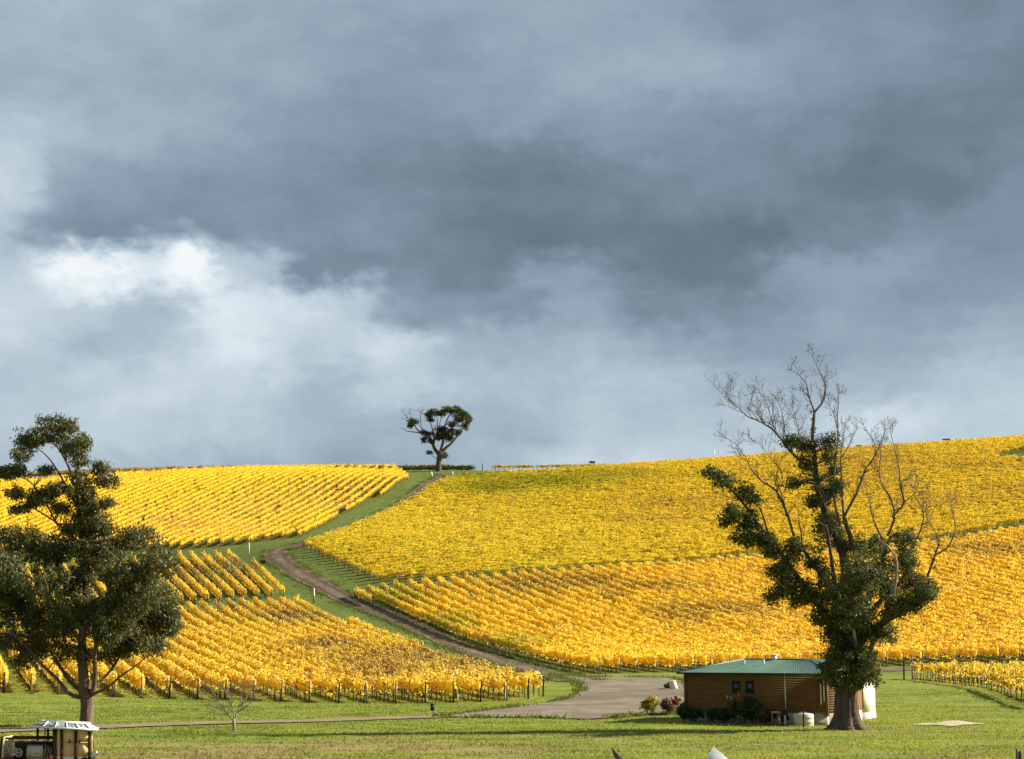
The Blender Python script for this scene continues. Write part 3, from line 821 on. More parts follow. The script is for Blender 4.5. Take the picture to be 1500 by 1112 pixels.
# rows on the crest
for k in range(3):
    vine_row('F', (-175, 470 + k * 9), (-58 - 5 * k, 505 + k * 6), ['brown vine row along the crest behind the upper left hill', 'brown vine row along the crest, middle of three', 'brown vine row along the crest, farthest back'][k], 'brown rows along the crest', (False, False))
for k in range(2):
    vine_row('H', (-38, 503 + 3 * k), (-12, 500 + 3 * k), ['dark green vine row behind the lone hilltop tree', 'dark green vine row behind the lone hilltop tree, far side'][k], 'dark rows behind the hilltop tree', (False, True))
for k in range(2):
    vine_row('E', (-6 + k, 494 + 3 * k), (30, 497 + 3 * k), ['orange vine row with bare trunks on the crest right of the hilltop tree', 'orange vine row on the crest, behind the one with bare trunks'][k], 'orange rows on the crest', (True, False))

# fallen leaves on the grass between the lower rows
def litter():
    pts = []
    for poly, n in ((A_LOW, 13000),):
        P = np.array(poly); lo, hi = P.min(0), P.max(0); hi[1] = min(hi[1], 215)
        q = lo + RNG.random((n * 2, 2)) * (hi - lo); q = q[in_poly(q[:, 0], q[:, 1], poly)][:n]; pts.append(q)
    q = pE0 + dE * (RNG.random((1500, 1)) * 45) + nE * RNG.normal(4.0, 4.0, (1500, 1)); pts.append(q)
    q = np.concatenate(pts); n = len(q)
    C = np.stack([q[:, 0], q[:, 1], H(q[:, 0], q[:, 1]) + 0.05], -1)
    Nm = RNG.normal(0, 0.35, (n, 3)); Nm[:, 2] = 1
    V, F = leaf_quads(C, Nm, RNG.normal(0, 1, (n, 3)), 0.17, 0.14)
    c = np.repeat(GOLD[None], n, 0); c = mixc(c, BRN * 1.6, (RNG.random(n) < 0.4) * 0.8); c *= (0.6 + 0.5 * RNG.random(n))[:, None]
    tag(link_mesh('fallen_leaves', np_mesh('fallen_leaves', V, F, c), M_VINE), 'fallen yellow and brown vine leaves on the grass under the rows', 'leaves', None, 'stuff')
litter()
print('ROWS', len(rA), len(rU), len(rB), len(rC), len(rD))
# ================================================================= trees
def perp(v):
    a = np.array([0.0, 0.0, 1.0]) if abs(v[2]) < 0.8 else np.array([1.0, 0.0, 0.0])
    u = np.cross(v, a); u /= np.linalg.norm(u) + 1e-9
    return u, np.cross(v, u)

class Tree:
    def __init__(s, base, Y0, scale):
        s.Y0 = Y0; s.k = scale; s.base = np.asarray(base); s.limbs = []; s.samples = []; s.sr = []
        s.wood = Acc(); s.tw = Acc(); s.LC = []; s.LN = []; s.LA = []; s.LL = []; s.LW = []; s.LK = []
    def P(s, px, py, dy=0.0): return at(px, py, s.Y0 + dy)
    def limb(s, pts, r0, r1, depth=0.0, wig=0.15, sides=8, dst=None, pw=1.0):
        """pts: photo pixels of the limb; depth: how far its tip leans towards (-) or away (+) from the camera"""
        n = len(pts); f = np.linspace(0, 1, n)
        P = np.array([s.P(p[0], p[1], (p[2] if len(p) > 2 else 0.95 * depth * f[i] ** 1.1)) for i, p in enumerate(pts)])
        Q = spline(P, step=0.35)
        m = len(Q); t = np.linspace(0, 1, m)
        w = wig * np.minimum(1, 4 * t * (1 - t))
        Q = Q + (RNG.normal(0, 1, (m, 3)).cumsum(0) * 0.08 * w[:, None])
        R = r0 + (r1 - r0) * t ** pw
        (dst or s.wood).tube(Q, R, sides)
        s.samples.append(Q); s.sr.append(R)
        return Q, R
    def finish_limbs(s):
        s.SP = np.concatenate(s.samples); s.SR = np.concatenate(s.sr)
    def blob(s, px, py, rx, ry, n, dep=None, dy=None, clump=0.55, per=15, leaf=(0.24, 0.085), col=None, twig=True, droop=0.7):
        """a bough of foliage: leaf clumps spread through an uneven ellipsoid, each on a twig from the nearest limb"""
        Rx, Rz = rx * s.k, ry * s.k; Ry = dep if dep is not None else 0.8 * max(Rx, Rz) + 0.4
        if dy is None:      # hang the bough on the nearest limb
            c0 = s.P(px, py); q0 = np.abs(s.SP[:, 0] - c0[0]) + np.abs(s.SP[:, 2] - c0[2]); near = np.nonzero(q0 < q0.min() + 0.8)[0]
            dy = float(s.SP[random.choice(list(near))][1] - s.Y0) * 1.0 + random.uniform(-0.5, 0.2) * Ry
        c = s.P(px, py, dy)
        u = RNG.normal(0, 1, (n, 3)); u /= np.linalg.norm(u, axis=1, keepdims=True)
        rad = RNG.random(n) ** 0.42 * np.where(RNG.random(n) < 0.16, RNG.uniform(1.0, 1.38, n), 1.0)
        lump = 0.75 + 0.5 * vnoise(u[:, 0] * 2.2 + px, u[:, 2] * 2.2 + py, 5) 
        C = c + u * (rad * lump)[:, None] * np.array([Rx, Ry, Rz])
        for q in C:
            if twig and len(s.samples):
                d = np.linalg.norm(s.SP - q - np.array([0, 0, -0.3]), axis=1); i = int(np.argmin(d))
                if 0.25 < d[i] < 2.6:
                    a = s.SP[i]; mid = (a + q) / 2 + RNG.normal(0, 0.12, 3) * min(1, d[i]) + np.array([0, 0, 0.12 * d[i]])
                    r = min(s.SR[i] * 0.6, 0.012 + 0.012 * d[i])
                    s.tw.tube(np.array([a, mid, q]), [r, r * 0.7, 0.006], 3, False)
            s.clump(q, clump, per, leaf, col, droop)
    def clump(s, q, clump, per, leaf, col, droop):
            m = max(3, int(RNG.poisson(per)))
            o = RNG.normal(0, 1, (m, 3)); o /= np.linalg.norm(o, axis=1, keepdims=True) + 1e-9
            o *= (RNG.random(m) ** 0.5)[:, None] * clump * np.array([1, 1, 0.72])
            s.LC.append(q + o)
            nn = o / clump + RNG.normal(0, 0.7, (m, 3)); nn[:, 2] += 0.25; s.LN.append(nn)
            ax = o * 0.8 + RNG.normal(0, 0.5, (m, 3)); ax[:, 2] -= droop; s.LA.append(ax)
            s.LL.append(leaf[0] * np.clip(RNG.normal(1, 0.25, m), 0.5, 1.6)); s.LW.append(leaf[1] * np.clip(RNG.normal(1, 0.25, m), 0.5, 1.6))
            s.LK.append(np.repeat([col + RNG.normal(0, 0.16)], m))
    def leaves(s, pal):
        C = np.concatenate(s.LC); n = len(C)
        V, F = leaf_quads(C, np.concatenate(s.LN), np.concatenate(s.LA), np.concatenate(s.LL), np.concatenate(s.LW), 0.15)
        k = np.clip(np.concatenate(s.LK) + RNG.normal(0, 0.16, n), 0, 1)
        pal = np.asarray(pal); x = k * (len(pal) - 1); i = np.minimum(x.astype(int), len(pal) - 2); f = (x - i)[:, None]
        return np_mesh('crown', V, F, pal[i] * (1 - f) + pal[i + 1] * f)
    def spray(s, Q, R, start=0.35, every=0.32, length=1.6, levels=2, up=0.5, thin=0.018, dst=None, spread=0.8):
        """bare side shoots along a dead limb, forking again and again"""
        dst = dst or s.tw
        d = np.concatenate([[0], np.cumsum(np.linalg.norm(np.diff(Q, axis=0), axis=1))]); L = d[-1]
        pos = np.arange(start * L, L, every) + RNG.normal(0, every * 0.3, len(np.arange(start * L, L, every)))
        for q in list(pos) + [L * 0.995, L * 0.99]:
            q = min(max(q, 0), L * 0.999)
            p = np.array([np.interp(q, d, Q[:, j]) for j in range(3)]); r = float(np.interp(q, d, R))
            i = min(np.searchsorted(d, q), len(Q) - 1); t = Q[i] - Q[max(i - 2, 0)]; t = t / (np.linalg.norm(t) + 1e-9)
            u, w = perp(t); a = random.random() * 2 * PI
            v = t * random.uniform(0.5, 1.0) + (u * math.cos(a) + w * math.sin(a)) * spread + np.array([0, 0, up * random.random()])
            v /= np.linalg.norm(v)
            ln = length * random.uniform(0.45, 1.1) * (1 - 0.35 * q / L)
            m = 5; pts = [p]; g = v.copy()
            for k in range(m):
                g = g + RNG.normal(0, 0.22, 3) + np.array([0, 0, 0.10 * up]); g /= np.linalg.norm(g)
                pts.append(pts[-1] + g * ln / m)
            pts = np.array(pts); rr = np.linspace(min(max(r * 0.6, thin * 0.8), thin * 2.2), max(0.004, thin * 0.35), m + 1)
            dst.tube(pts, rr, 3 if thin < 0.03 else 4, False)
            if levels > 1: s.spray(pts, rr, 0.3, every * 0.62, length * 0.5, levels - 1, up, thin * 0.7, dst, spread)

# ---------------- the big leafy gum at the left edge
def left_tree():
    Y0 = 106.5; b = at(127, 1062, Y0); z0 = float(H(b[0], Y0)); T = Tree(b, Y0, Y0 / FPX)
    root = empty('gum_tree', (b[0], Y0, z0), 'large leafy gum tree with a forked brown trunk behind the old truck', 'tree')
    tr = Acc()
    T.wood = tr
    P = [np.array([b[0], Y0, z0 - 0.3]), T.P(127, 1050), T.P(127.5, 1035), T.P(127, 1022), T.P(124, 1008), T.P(122, 985), T.P(120, 955), T.P(121, 920), T.P(124, 880)]
    Q = spline(np.array(P), step=0.3); t = np.linspace(0, 1, len(Q)); R = np.interp(t, [0, .06, .2, .3, .38, .6, 1], [.56, .46, .42, .47, .36, .31, .20])
    tr.tube(Q, R, 12); T.samples.append(Q); T.sr.append(R)
    lim = lambda pts, a_, b_, dp: T.limb(pts, a_ * .68, b_ * .7, dp)
    lim([(124,880),(126,840),(121,790),(116,740),(108,700),(96,672),(78,648),(60,640)], .26, .05, 1.0)
    lim([(131,1022),(137,1008),(139,985),(139,950),(146,905),(160,860),(175,820)], .27, .06, -2.5)
    lim([(124,1020),(112,1021),(100,1015),(88,1001),(72,985),(62,976),(40,950),(20,930)], .22, .05, -2.0)
    lim([(122,1014),(108,1004),(94,985),(84,968),(60,930),(35,890)], .20, .05, 1.5)
    lim([(132,1018),(146,1013),(160,1006),(178,990),(200,975),(222,955)], .15, .03, -1.5)
    lim([(134,1010),(148,998),(160,985),(172,968),(185,945),(205,910)], .17, .04, 2.5)
    lim([(122,950),(95,900),(60,860),(25,830),(0,800)], .22, .05, -3)
    lim([(121,930),(150,890),(190,850),(225,820)], .2, .05, -3)
    lim([(123,900),(165,880),(215,880),(245,890)], .18, .04, 1.5)
    lim([(124,870),(85,830),(45,805),(10,795)], .17, .04, 2.5)
    lim([(121,800),(95,775),(70,757),(45,742),(18,730)], .13, .035, -1)
    lim([(118,750),(98,715),(85,690),(70,668),(50,655),(35,665)], .13, .03, -1.2)
    lim([(117,745),(128,715),(145,698),(158,690)], .11, .03, .8)
    lim([(119,765),(140,745),(158,737)], .08, .03, -.8)
    lim([(110,705),(118,670),(124,645)], .08, .025, -.5)
    lim([(97,675),(97,650),(95,625)], .08, .025, .5)
    lim([(88,655),(80,635),(76,622)], .06, .02, -.6)
    lim([(85,770),(50,710),(20,695),(0,688)], .10, .03, 1.0)
    lim([(122,835),(165,800),(205,785)], .14, .04, 2)
    T.finish_limbs()
    top = [(58,641,30,13),(78,622,26,12),(98,628,15,16),(40,650,20,11),(102,652,18,15),(125,648,8,12),(116,674,13,12),(22,690,20,10),(4,694,14,10),(30,668,10,9),
           (146,686,15,11),(156,704,16,11),(118,700,17,12),(120,724,24,15),(66,722,24,9),(50,733,22,9),(20,724,14,8),(85,715,14,9),(155,738,13,7),(122,755,26,16),(145,765,18,12),(28,746,14,5),(90,745,12,10),(66,690,10,5),(130,742,16,12),(140,775,26,12),(112,775,26,12)]
    for x, y, rx, ry in top: T.blob(x, y, rx, ry, int(16 + rx * ry * 0.11), clump=0.42, per=22, leaf=(0.26, 0.085), col=0.55)
    low = [(200,788,40,22),(228,826,30,30),(242,885,22,34),(205,860,42,34),(155,815,40,30),(100,798,36,20),(45,795,38,22),(8,786,24,16),(5,838,28,30),
           (62,858,40,30),(30,905,36,34),(112,885,42,32),(168,912,40,28),(218,922,34,22),(78,930,32,20),(55,958,13,18),(165,955,26,14),(-18,860,26,50),(-20,910,24,30),(185,885,40,30),(120,845,24,18),
           (245,915,18,20),(190,940,26,14),(10,940,22,14),(30,968,8,10),(252,905,14,18),(135,800,30,22),(70,815,34,24),(140,900,30,24),(95,905,30,22),(150,930,26,18),(110,850,30,22),(175,840,34,26),(60,905,30,24),(20,870,28,28),(100,955,22,14),(180,948,24,14),(45,945,24,16),(130,960,16,10),(225,945,18,14),(215,900,30,24)]
    for x, y, rx, ry in low: T.blob(x, y, rx, ry, int(18 + rx * ry * 0.065), clump=0.5, per=24, leaf=(0.27, 0.09), col=0.45)
    tr.build('trunk', M_BARK2, root, True)
    T.tw.build('twigs', M_BARK2, root)['kind'] = 'stuff'
    link_mesh('crown', T.leaves([(0.045, 0.055, 0.020), (0.085, 0.098, 0.032), (0.145, 0.145, 0.046), (0.24, 0.20, 0.075)]), M_GUM, root)
left_tree()

# ---------------- the tall half-dead tree in front of the shed
def right_tree():
    Y0 = 103.0; b = at(1240, 1064, Y0); z0 = float(H(b[0], Y0)); T = Tree(b, Y0, Y0 / FPX)
    root = empty('old_gum_tree', (b[0], Y0, z0), 'tall half-dead gum tree with bare top branches and flared trunk beside the shed', 'tree')
    # flared, ribbed trunk
    lv = [(1072, 1241, 31), (1066, 1240, 25), (1059, 1240, 20.5), (1050, 1240, 18), (1035, 1240, 16.2), (1010, 1240, 15), (990, 1241, 14.8), (970, 1242, 15), (955, 1243, 15), (935, 1244, 12)]
    sides = 40; V = []; a = np.arange(sides) / sides * 2 * PI
    yy = np.linspace(0, len(lv) - 1, 36)
    for q in yy:
        i = min(int(q), len(lv) - 2); f = q - i; py, px, r = (lv[i][j] * (1 - f) + lv[i + 1][j] * f for j in range(3))
        c = T.P(px, py); fl = max(0, (r - 15) / 14)
        rib = 1 + (0.05 + 0.16 * fl) * np.sin(a * 7 + 0.6 * np.sin(q * .4)) + 0.04 * np.sin(a * 13 + q * .5) + 0.03 * RNG.normal(0, 1, sides)
        rr = r * T.k * rib
        V.append(np.stack([c[0] + rr * np.cos(a), c[1] + rr * np.sin(a) * 0.9, np.full(sides, c[2])], -1))
    V = np.concatenate(V); n = len(yy)
    i = np.arange(n - 1)[:, None] * sides; j = np.arange(sides)[None]; k = (j + 1) % sides
    T.wood.add(V, [np.stack([i + j, i + k, i + sides + k, i + sides + j], -1).reshape(-1, 4), (np.arange(sides) + (n - 1) * sides)[None]])
    L = T.limb; k = T.k
    L([(1242,960),(1226,930),(1210,905),(1190,872),(1165,842),(1140,806),(1115,776),(1092,742),(1066,712),(1042,694)], .34, .05, -2.2, pw=.7)
    L([(1244,955),(1242,910),(1240,870),(1236,820),(1220,775),(1205,740),(1197,705)], .52, .18, 1.0)
    main, mr = L([(1197,705),(1193,670),(1190,640),(1192,612),(1193,604)], .18, .09, 0.5)
    L([(1246,950),(1262,905),(1272,870),(1285,835),(1298,800),(1305,785)], .34, .10, 2.6)
    L([(1248,955),(1275,925),(1300,908),(1330,893),(1350,880),(1362,850)], .26, .07, -2.2)
    L([(1243,930),(1255,880),(1256,830),(1245,790),(1236,757)], .32, .12, -1.0)
    L([(1240,900),(1215,860),(1195,830),(1180,810),(1170,795)], .3, .09, 2.5)
    L([(1130,800),(1100,780),(1075,760),(1065,745)], .16, .05, -2.0)
    L([(1243,940),(1250,900),(1262,860),(1275,835)], .24, .08, -4.0); L([(1241,930),(1228,890),(1215,855),(1205,835)], .22, .08, 4.0); L([(1246,930),(1280,890),(1320,850),(1340,830)], .22, .07, 3.5); L([(1240,920),(1225,870),(1215,800),(1210,770)], .2, .07, -3.0)
    T.finish_limbs()
    # bare limbs
    bare = [([(1193,604),(1184,582),(1178,560),(1166,548),(1158,541)], .09, .02, .5, 1.2), ([(1193,604),(1204,590),(1210,570),(1206,552),(1199,536),(1190,521)], .10, .02, -.5, 1.3),
            ([(1206,585),(1211,566),(1214,550)], .05, .012, .5, 0.9), ([(1184,582),(1178,575),(1165,570)], .04, .01, .3, .8),
            ([(1196,695),(1168,672),(1150,655),(1137,638),(1120,622),(1096,611),(1080,597),(1062,583)], .16, .022, -1.5, 2.2),
            ([(1140,640),(1130,615),(1122,590),(1112,575)], .06, .015, .5, 1.6), ([(1120,622),(1106,600),(1100,585)], .05, .012, -.8, 1.2),
            ([(1160,662),(1150,630),(1146,600),(1138,585)], .07, .015, .8, 1.6), ([(1175,668),(1172,640),(1165,610),(1160,595)], .06, .015, 1, 1.4),
            ([(1228,765),(1221,715),(1224,680),(1230,640),(1231,605),(1229,575)], .14, .02, -.8, 1.2), ([(1236,757),(1234,710),(1233,660),(1237,625)], .12, .025, 1, 1.1),
            ([(1233,670),(1245,652),(1252,638),(1256,628)], .06, .015, .4, .8), ([(1224,690),(1212,672),(1206,655)], .05, .015, .3, .7), ([(1231,640),(1222,610),(1215,595)], .05, .012, -.5, 1.3),
            ([(1163,786),(1154,755),(1142,728),(1118,708),(1103,690),(1090,665),(1078,650),(1064,642)], .13, .02, 1.2, 1.6), ([(1146,702),(1141,687),(1124,667),(1110,649)], .06, .015, .6, 1.4),
            ([(1155,760),(1150,725),(1143,700),(1146,670)], .06, .015, -.6, 1.2), ([(1175,800),(1172,770),(1168,745)], .08, .02, .5, .9),
            ([(1127,790),(1119,758),(1109,741),(1090,735),(1066,728),(1050,722)], .10, .015, -1.0, .9),
            ([(1237,756),(1255,722),(1268,692),(1284,668),(1293,648),(1296,630)], .15, .025, -.8, 1.3), ([(1284,668),(1281,645),(1272,630),(1264,622)], .05, .012, .5, 1.0),
            ([(1293,792),(1280,764),(1272,733),(1268,712)], .10, .02, .8, 1.3), ([(1300,785),(1310,757),(1303,732),(1289,710),(1284,690),(1290,655)], .13, .02, -.8, 1.4),
            ([(1311,753),(1324,736),(1319,714),(1316,690),(1309,655),(1303,628)], .11, .018, .6, 1.3), ([(1324,736),(1338,722),(1345,705)], .05, .012, .3, 1.2),
            ([(1343,790),(1350,754),(1341,728),(1336,712)], .08, .018, .8, 1.3), ([(1350,754),(1362,735),(1360,715)], .05, .012, .3, 1.0),
            ([(1358,845),(1371,812),(1375,786),(1361,763),(1355,745)], .12, .018, -1.0, 1.1), ([(1371,812),(1387,802),(1399,779),(1396,748),(1392,730)], .09, .015, .6, 1.2),
            ([(1240,800),(1225,770),(1212,745),(1200,720)], .08, .02, -1.5, .8), ([(1225,830),(1215,800),(1207,770)], .06, .02, -2.2, .7)]
    dead = Acc()
    for pts, r0, r1, dep, ln in bare:
        base = pts[0]
        Q, R = L(pts, r0 * .72, r1 * .7, dep, 0.4, 6, dead)
        T.spray(Q, R, 0.15, 0.40, ln * 0.95, 3, 0.6, 0.020, dead, 0.8)
    pale = Acc()
    L([(1266,975),(1278,945),(1289,918),(1302,886),(1308,868),(1312,846),(1313,824),(1307,808),(1296,796)], .20, .05, -2.2, .1, 8, pale)
    L([(1262,985),(1255,950),(1250,920)], .16, .10, -1.6, .1, 8, pale)
    # leafy boughs
    bl = [(1042,694,15,9),(1062,703,18,10),(1088,716,15,9),(1105,730,10,9),(1070,752,15,14),(1062,765,8,8),(1100,766,14,10),(1085,786,16,11),(1110,790,22,14),(1128,806,14,14),
          (1140,838,20,16),(1152,862,20,15),(1135,872,14,12),(1168,880,14,12),(1165,802,17,18),(1212,775,30,26),(1238,800,12,14),(1208,720,24,20),(1190,735,12,10),(1162,709,12,11),
          (1228,712,10,12),(1262,840,38,30),(1245,872,34,28),(1290,835,22,26),(1298,862,18,16),(1328,795,16,20),(1325,825,16,20),(1345,858,28,20),(1358,868,18,14),(1330,885,20,14),
          (1208,850,14,20),(1210,880,16,18),(1200,905,16,14),(1218,925,14,14),(1240,905,30,24),(1262,905,24,24),(1300,925,14,16),(1278,930,18,14),(1172,652,20,12),(1160,645,12,8),(1182,680,10,16),
          (1217,645,8,12),(1214,668,9,13),(1222,690,8,8),(1240,940,30,14),(1195,820,14,14),(1305,895,18,16),(1180,862,14,14),(1195,882,14,12),(1150,828,14,14),(1122,790,14,12),(1098,756,10,10),(1225,905,16,14),(1340,880,16,10),(1315,880,16,14),(1258,800,14,14),(1280,800,14,14)]
    for x, y, rx, ry in bl: T.blob(x, y, rx, ry, int(10 + rx * ry * 0.10), clump=0.42, per=24, leaf=(0.19, 0.095), col=0.42, droop=0.3)
    for x, y, rx, ry, n in [(1222,970,22,22,60), (1242,985,30,20,90), (1268,975,20,24,70), (1215,992,15,10,30), (1245,958,28,16,60), (1278,990,10,13,26), (1255,1002,12,8,22), (1228,1004,12,7,16)]:
        T.blob(x, y, rx, ry, n, dep=1.6, dy=-0.6, clump=0.38, per=26, leaf=(0.20, 0.11), col=0.55, droop=0.4)
    # leaves clinging along the living limbs between the boughs
    nl = sum(len(q) for q in T.samples[:11]); live = np.concatenate(T.samples[:11])
    for i_ in RNG.integers(0, nl, 420):
        T.clump(live[i_] + RNG.normal(0, .28, 3), .3, 12, (.18, .09), .48, .4)
    T.wood.build('trunk', M_BARK, root, True)
    dead.build('bare_branches', M_DEAD, root)['kind'] = 'stuff'
    o = pale.build('dead_limb', M_PALEWOOD, root, True); o['label'] = 'bleached dead limb'
    T.tw.build('twigs', M_DEAD, root)['kind'] = 'stuff'
    link_mesh('crown', T.leaves([(0.042, 0.052, 0.016), (0.082, 0.098, 0.027), (0.145, 0.155, 0.042), (0.25, 0.23, 0.07)]), M_GUM, root)
right_tree()

# ---------------- the lone tree on the crest
def hill_tree():
    g = G(642, 690); Y0 = float(g[1]); Y0 = min(Y0, 486); b = at(642, 690, Y0); z0 = float(H(b[0], Y0)); T = Tree(b, Y0, Y0 / FPX)
    root = empty('lone_gum_tree', (b[0], Y0, z0), 'lone umbrella-shaped gum tree on the skyline at the head of the track', 'tree')
    Q = spline(np.array([[b[0], Y0, z0 - 0.6], T.P(642.5, 684), T.P(643, 675), T.P(644, 666), T.P(645, 661)]), step=.5)
    R = np.interp(np.linspace(0, 1, len(Q)), [0, .12, .5, 1], [1.35, 1.05, .85, .8]); T.wood.tube(Q, R, 10); T.samples.append(Q); T.sr.append(R)
    L = T.limb
    L([(643,666),(637,658),(633,648),(629,640),(621,636),(612,630),(607,622)], .62, .12, -2, .3)
    L([(621,636),(610,633),(598,632),(592,628),(587,628)], .22, .05, -1, .3); L([(603,620),(596,616),(588,612)], .12, .04, 0, .2)
    L([(646,664),(653,656),(660,650),(667,642),(674,632),(682,622)], .5, .1, 2, .3)
    L([(645,662),(649,648),(650,634),(654,618),(660,606)], .5, .12, 0, .3)
    L([(635,652),(636,640),(632,625),(628,612)], .35, .08, 2, .3); L([(637,645),(641,628),(640,612)], .3, .08, -2, .3); L([(651,638),(660,628),(672,615)], .28, .08, -3, .3)
    L([(650,640),(644,625),(648,608)], .2, .06, 3, .3); L([(668,640),(676,625),(678,612)], .2, .06, 0, .3)
    L([(640,672),(634,668),(629,664)], .12, .04, -1, .2); L([(647,672),(652,668),(655,664)], .12, .04, 1, .2)
    T.finish_limbs()
    for pts in ([(612,630),(604,618),(600,606)], [(622,634),(616,620),(617,603)], [(606,622),(596,612),(590,604)], [(628,614),(620,606),(614,602)]):
        q, r = L(pts, .12, .03, 0, .3, 4); T.spray(q, r, .2, .9, 2.6, 2, .7, .05)
    for x, y, rx, ry in [(606,617,8,4),(601,623,3,3),(637,604,11,5),(628,608,5,4),(648,606,6,4),(657,600,10,5),(668,602,11,6),(678,606,9,6),(686,614,5,7),(674,614,12,6),(664,622,9,4),(681,624,4,5),
                         (647,629,11,5),(651,637,8,5),(643,640,6,6),(658,642,6,5),(628,636,6,4),(621,644,4,4),(631,646,4,3),(664,632,6,4),(629,663,4,2),(652,667,2.5,4),(620,633,3,3),(630,615,4,2),(672,634,3,4)]:
        T.blob(x, y, rx, ry, int(12 + rx * ry * 0.75), clump=0.95, per=14, leaf=(0.48, 0.26), col=0.48)
    T.wood.build('trunk', M_BARK, root, True); T.tw.build('twigs', M_BARK, root)['kind'] = 'stuff'
    link_mesh('crown', T.leaves([(0.03, 0.04, 0.012), (0.055, 0.068, 0.018), (0.10, 0.105, 0.028), (0.17, 0.16, 0.05)]), M_GUM, root)
hill_tree()

# ---------------- small bare tree on the lawn
def small_tree():
    Y0 = float(G(343, 1072)[1]); b = at(343, 1072, Y0); z0 = float(H(b[0], Y0)); T = Tree(b, Y0, Y0 / FPX)
    root = empty('bare_tree', (b[0], Y0, z0), 'small leafless tree with spreading grey twigs beside the gravel drive', 'tree')
    Q = np.array([[b[0], Y0, z0 - .15], T.P(343, 1065), T.P(342.5, 1058), T.P(342.5, 1053)]); T.wood.tube(Q, [.12, .10, .095, .10], 7)
    for pts, r, dep, ln in [([(342,1054),(336,1048),(331,1041),(324,1032),(318,1022)], .065, -.4, .9), ([(343,1054),(346,1046),(350,1036),(353,1024),(352,1012)], .06, .5, .9),
                        ([(343,1052),(342,1040),(340,1028),(338,1014)], .05, .3, .9), ([(331,1041),(318,1037),(305,1030),(296,1020)], .04, .4, .8), ([(347,1044),(358,1038),(368,1028),(374,1016)], .045, -.6, .9),
                        ([(324,1032),(315,1018),(308,1006)], .035, -.2, .8), ([(350,1036),(362,1022),(366,1008)], .035, .4, .8), ([(336,1048),(322,1044),(310,1044)], .03, -.8, .7), ([(340,1028),(330,1012),(326,1004)], .03, -.5, .7)]:
        q, r_ = T.limb(pts, r, .012, dep, .1, 5); T.spray(q, r_, .25, .2, ln, 3, .35, .012, None, .8)
    T.wood.build('trunk', M_PALEWOOD, root, True); T.tw.build('twigs', M_DEAD, root)['kind'] = 'stuff'
small_tree()
# ================================================================= the timber shed
def boards_mat(name, dark, light):
    m = MatB(name); v = m.coord('World', (0.5, 0.5, 9.0)); a = m.noise(1.6, 5, 0.6, v); b = m.noise(1.1, 3, 0.5, m.coord('World'))
    c = m.mix(b, m.ramp(a, [(0.3, dark), (0.7, light)]), tuple(x * 0.75 for x in light))
    return m.bsdf(c, 0.7, 0, a, 0.3, 0.02, 0.25)
M_BOARD = boards_mat('stained_boards', (0.105, 0.048, 0.018), (0.27, 0.130, 0.048))
M_ROOF = paint('green_roof', (0.085, 0.165, 0.115), 0.5, 0.22, 0.9, 0.0, 0.5)
M_FASCIA = paint('dark_green_trim', (0.012, 0.035, 0.028), 0.5, 0.2)
M_CONC = paint('concrete', (0.48, 0.44, 0.36), 0.9, 0.22, 2.5)
M_CREAM = paint('cream_render', (0.74, 0.69, 0.56), 0.85, 0.06, 1.5)
M_WHITE = paint('white_paint', (0.78, 0.78, 0.74), 0.5, 0.08, 3)
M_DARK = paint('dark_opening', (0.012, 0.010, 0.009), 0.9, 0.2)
M_GREYGREEN = paint('pale_green_plastic', (0.42, 0.55, 0.50), 0.5, 0.15)
def glass_mat():
    m = MatB('window_glass'); return m.bsdf((0.03, 0.04, 0.045), 0.08, 0, None, 0, 0, 0.6)
M_GLASS = glass_mat()

C0 = np.array([21.4, 109.2]); FD = np.array([-0.882, 0.472]); ED = np.array([0.472, 0.882]); FL, EL = 10.3, 8.6
Z0 = float(H(C0[0] - 3, C0[1] + 4)) - 0.05
def W3(a, b, z):
    q = C0 + FD * a + ED * b; return np.array([q[0], q[1], Z0 + z])
def front_a(px):
    """distance along the front wall seen at a photo column"""
    k = (px - PW / 2) / FPX
    return float((k * C0[1] - C0[0]) / (FD[0] - k * FD[1]))
def a_at(px, b):
    k = (px - PW / 2) / FPX; q = C0 + ED * b
    return float((k * q[1] - q[0]) / (FD[0] - k * FD[1]))
def zat(py, a, b=0):
    q = C0 + FD * a + ED * b; d = pix_dir(PW / 2, py); return CAMZ + d.z / d.y * q[1] - Z0

def lbox(acc, a0, a1, b0, b1, z0, z1):
    V = np.array([W3(a, b, z) for a in (a0, a1) for b in (b0, b1) for z in (z0, z1)])
    acc.add(V, [np.array([(0, 1, 3, 2), (4, 6, 7, 5), (0, 4, 5, 1), (2, 3, 7, 6), (0, 2, 6, 4), (1, 5, 7, 3)])])

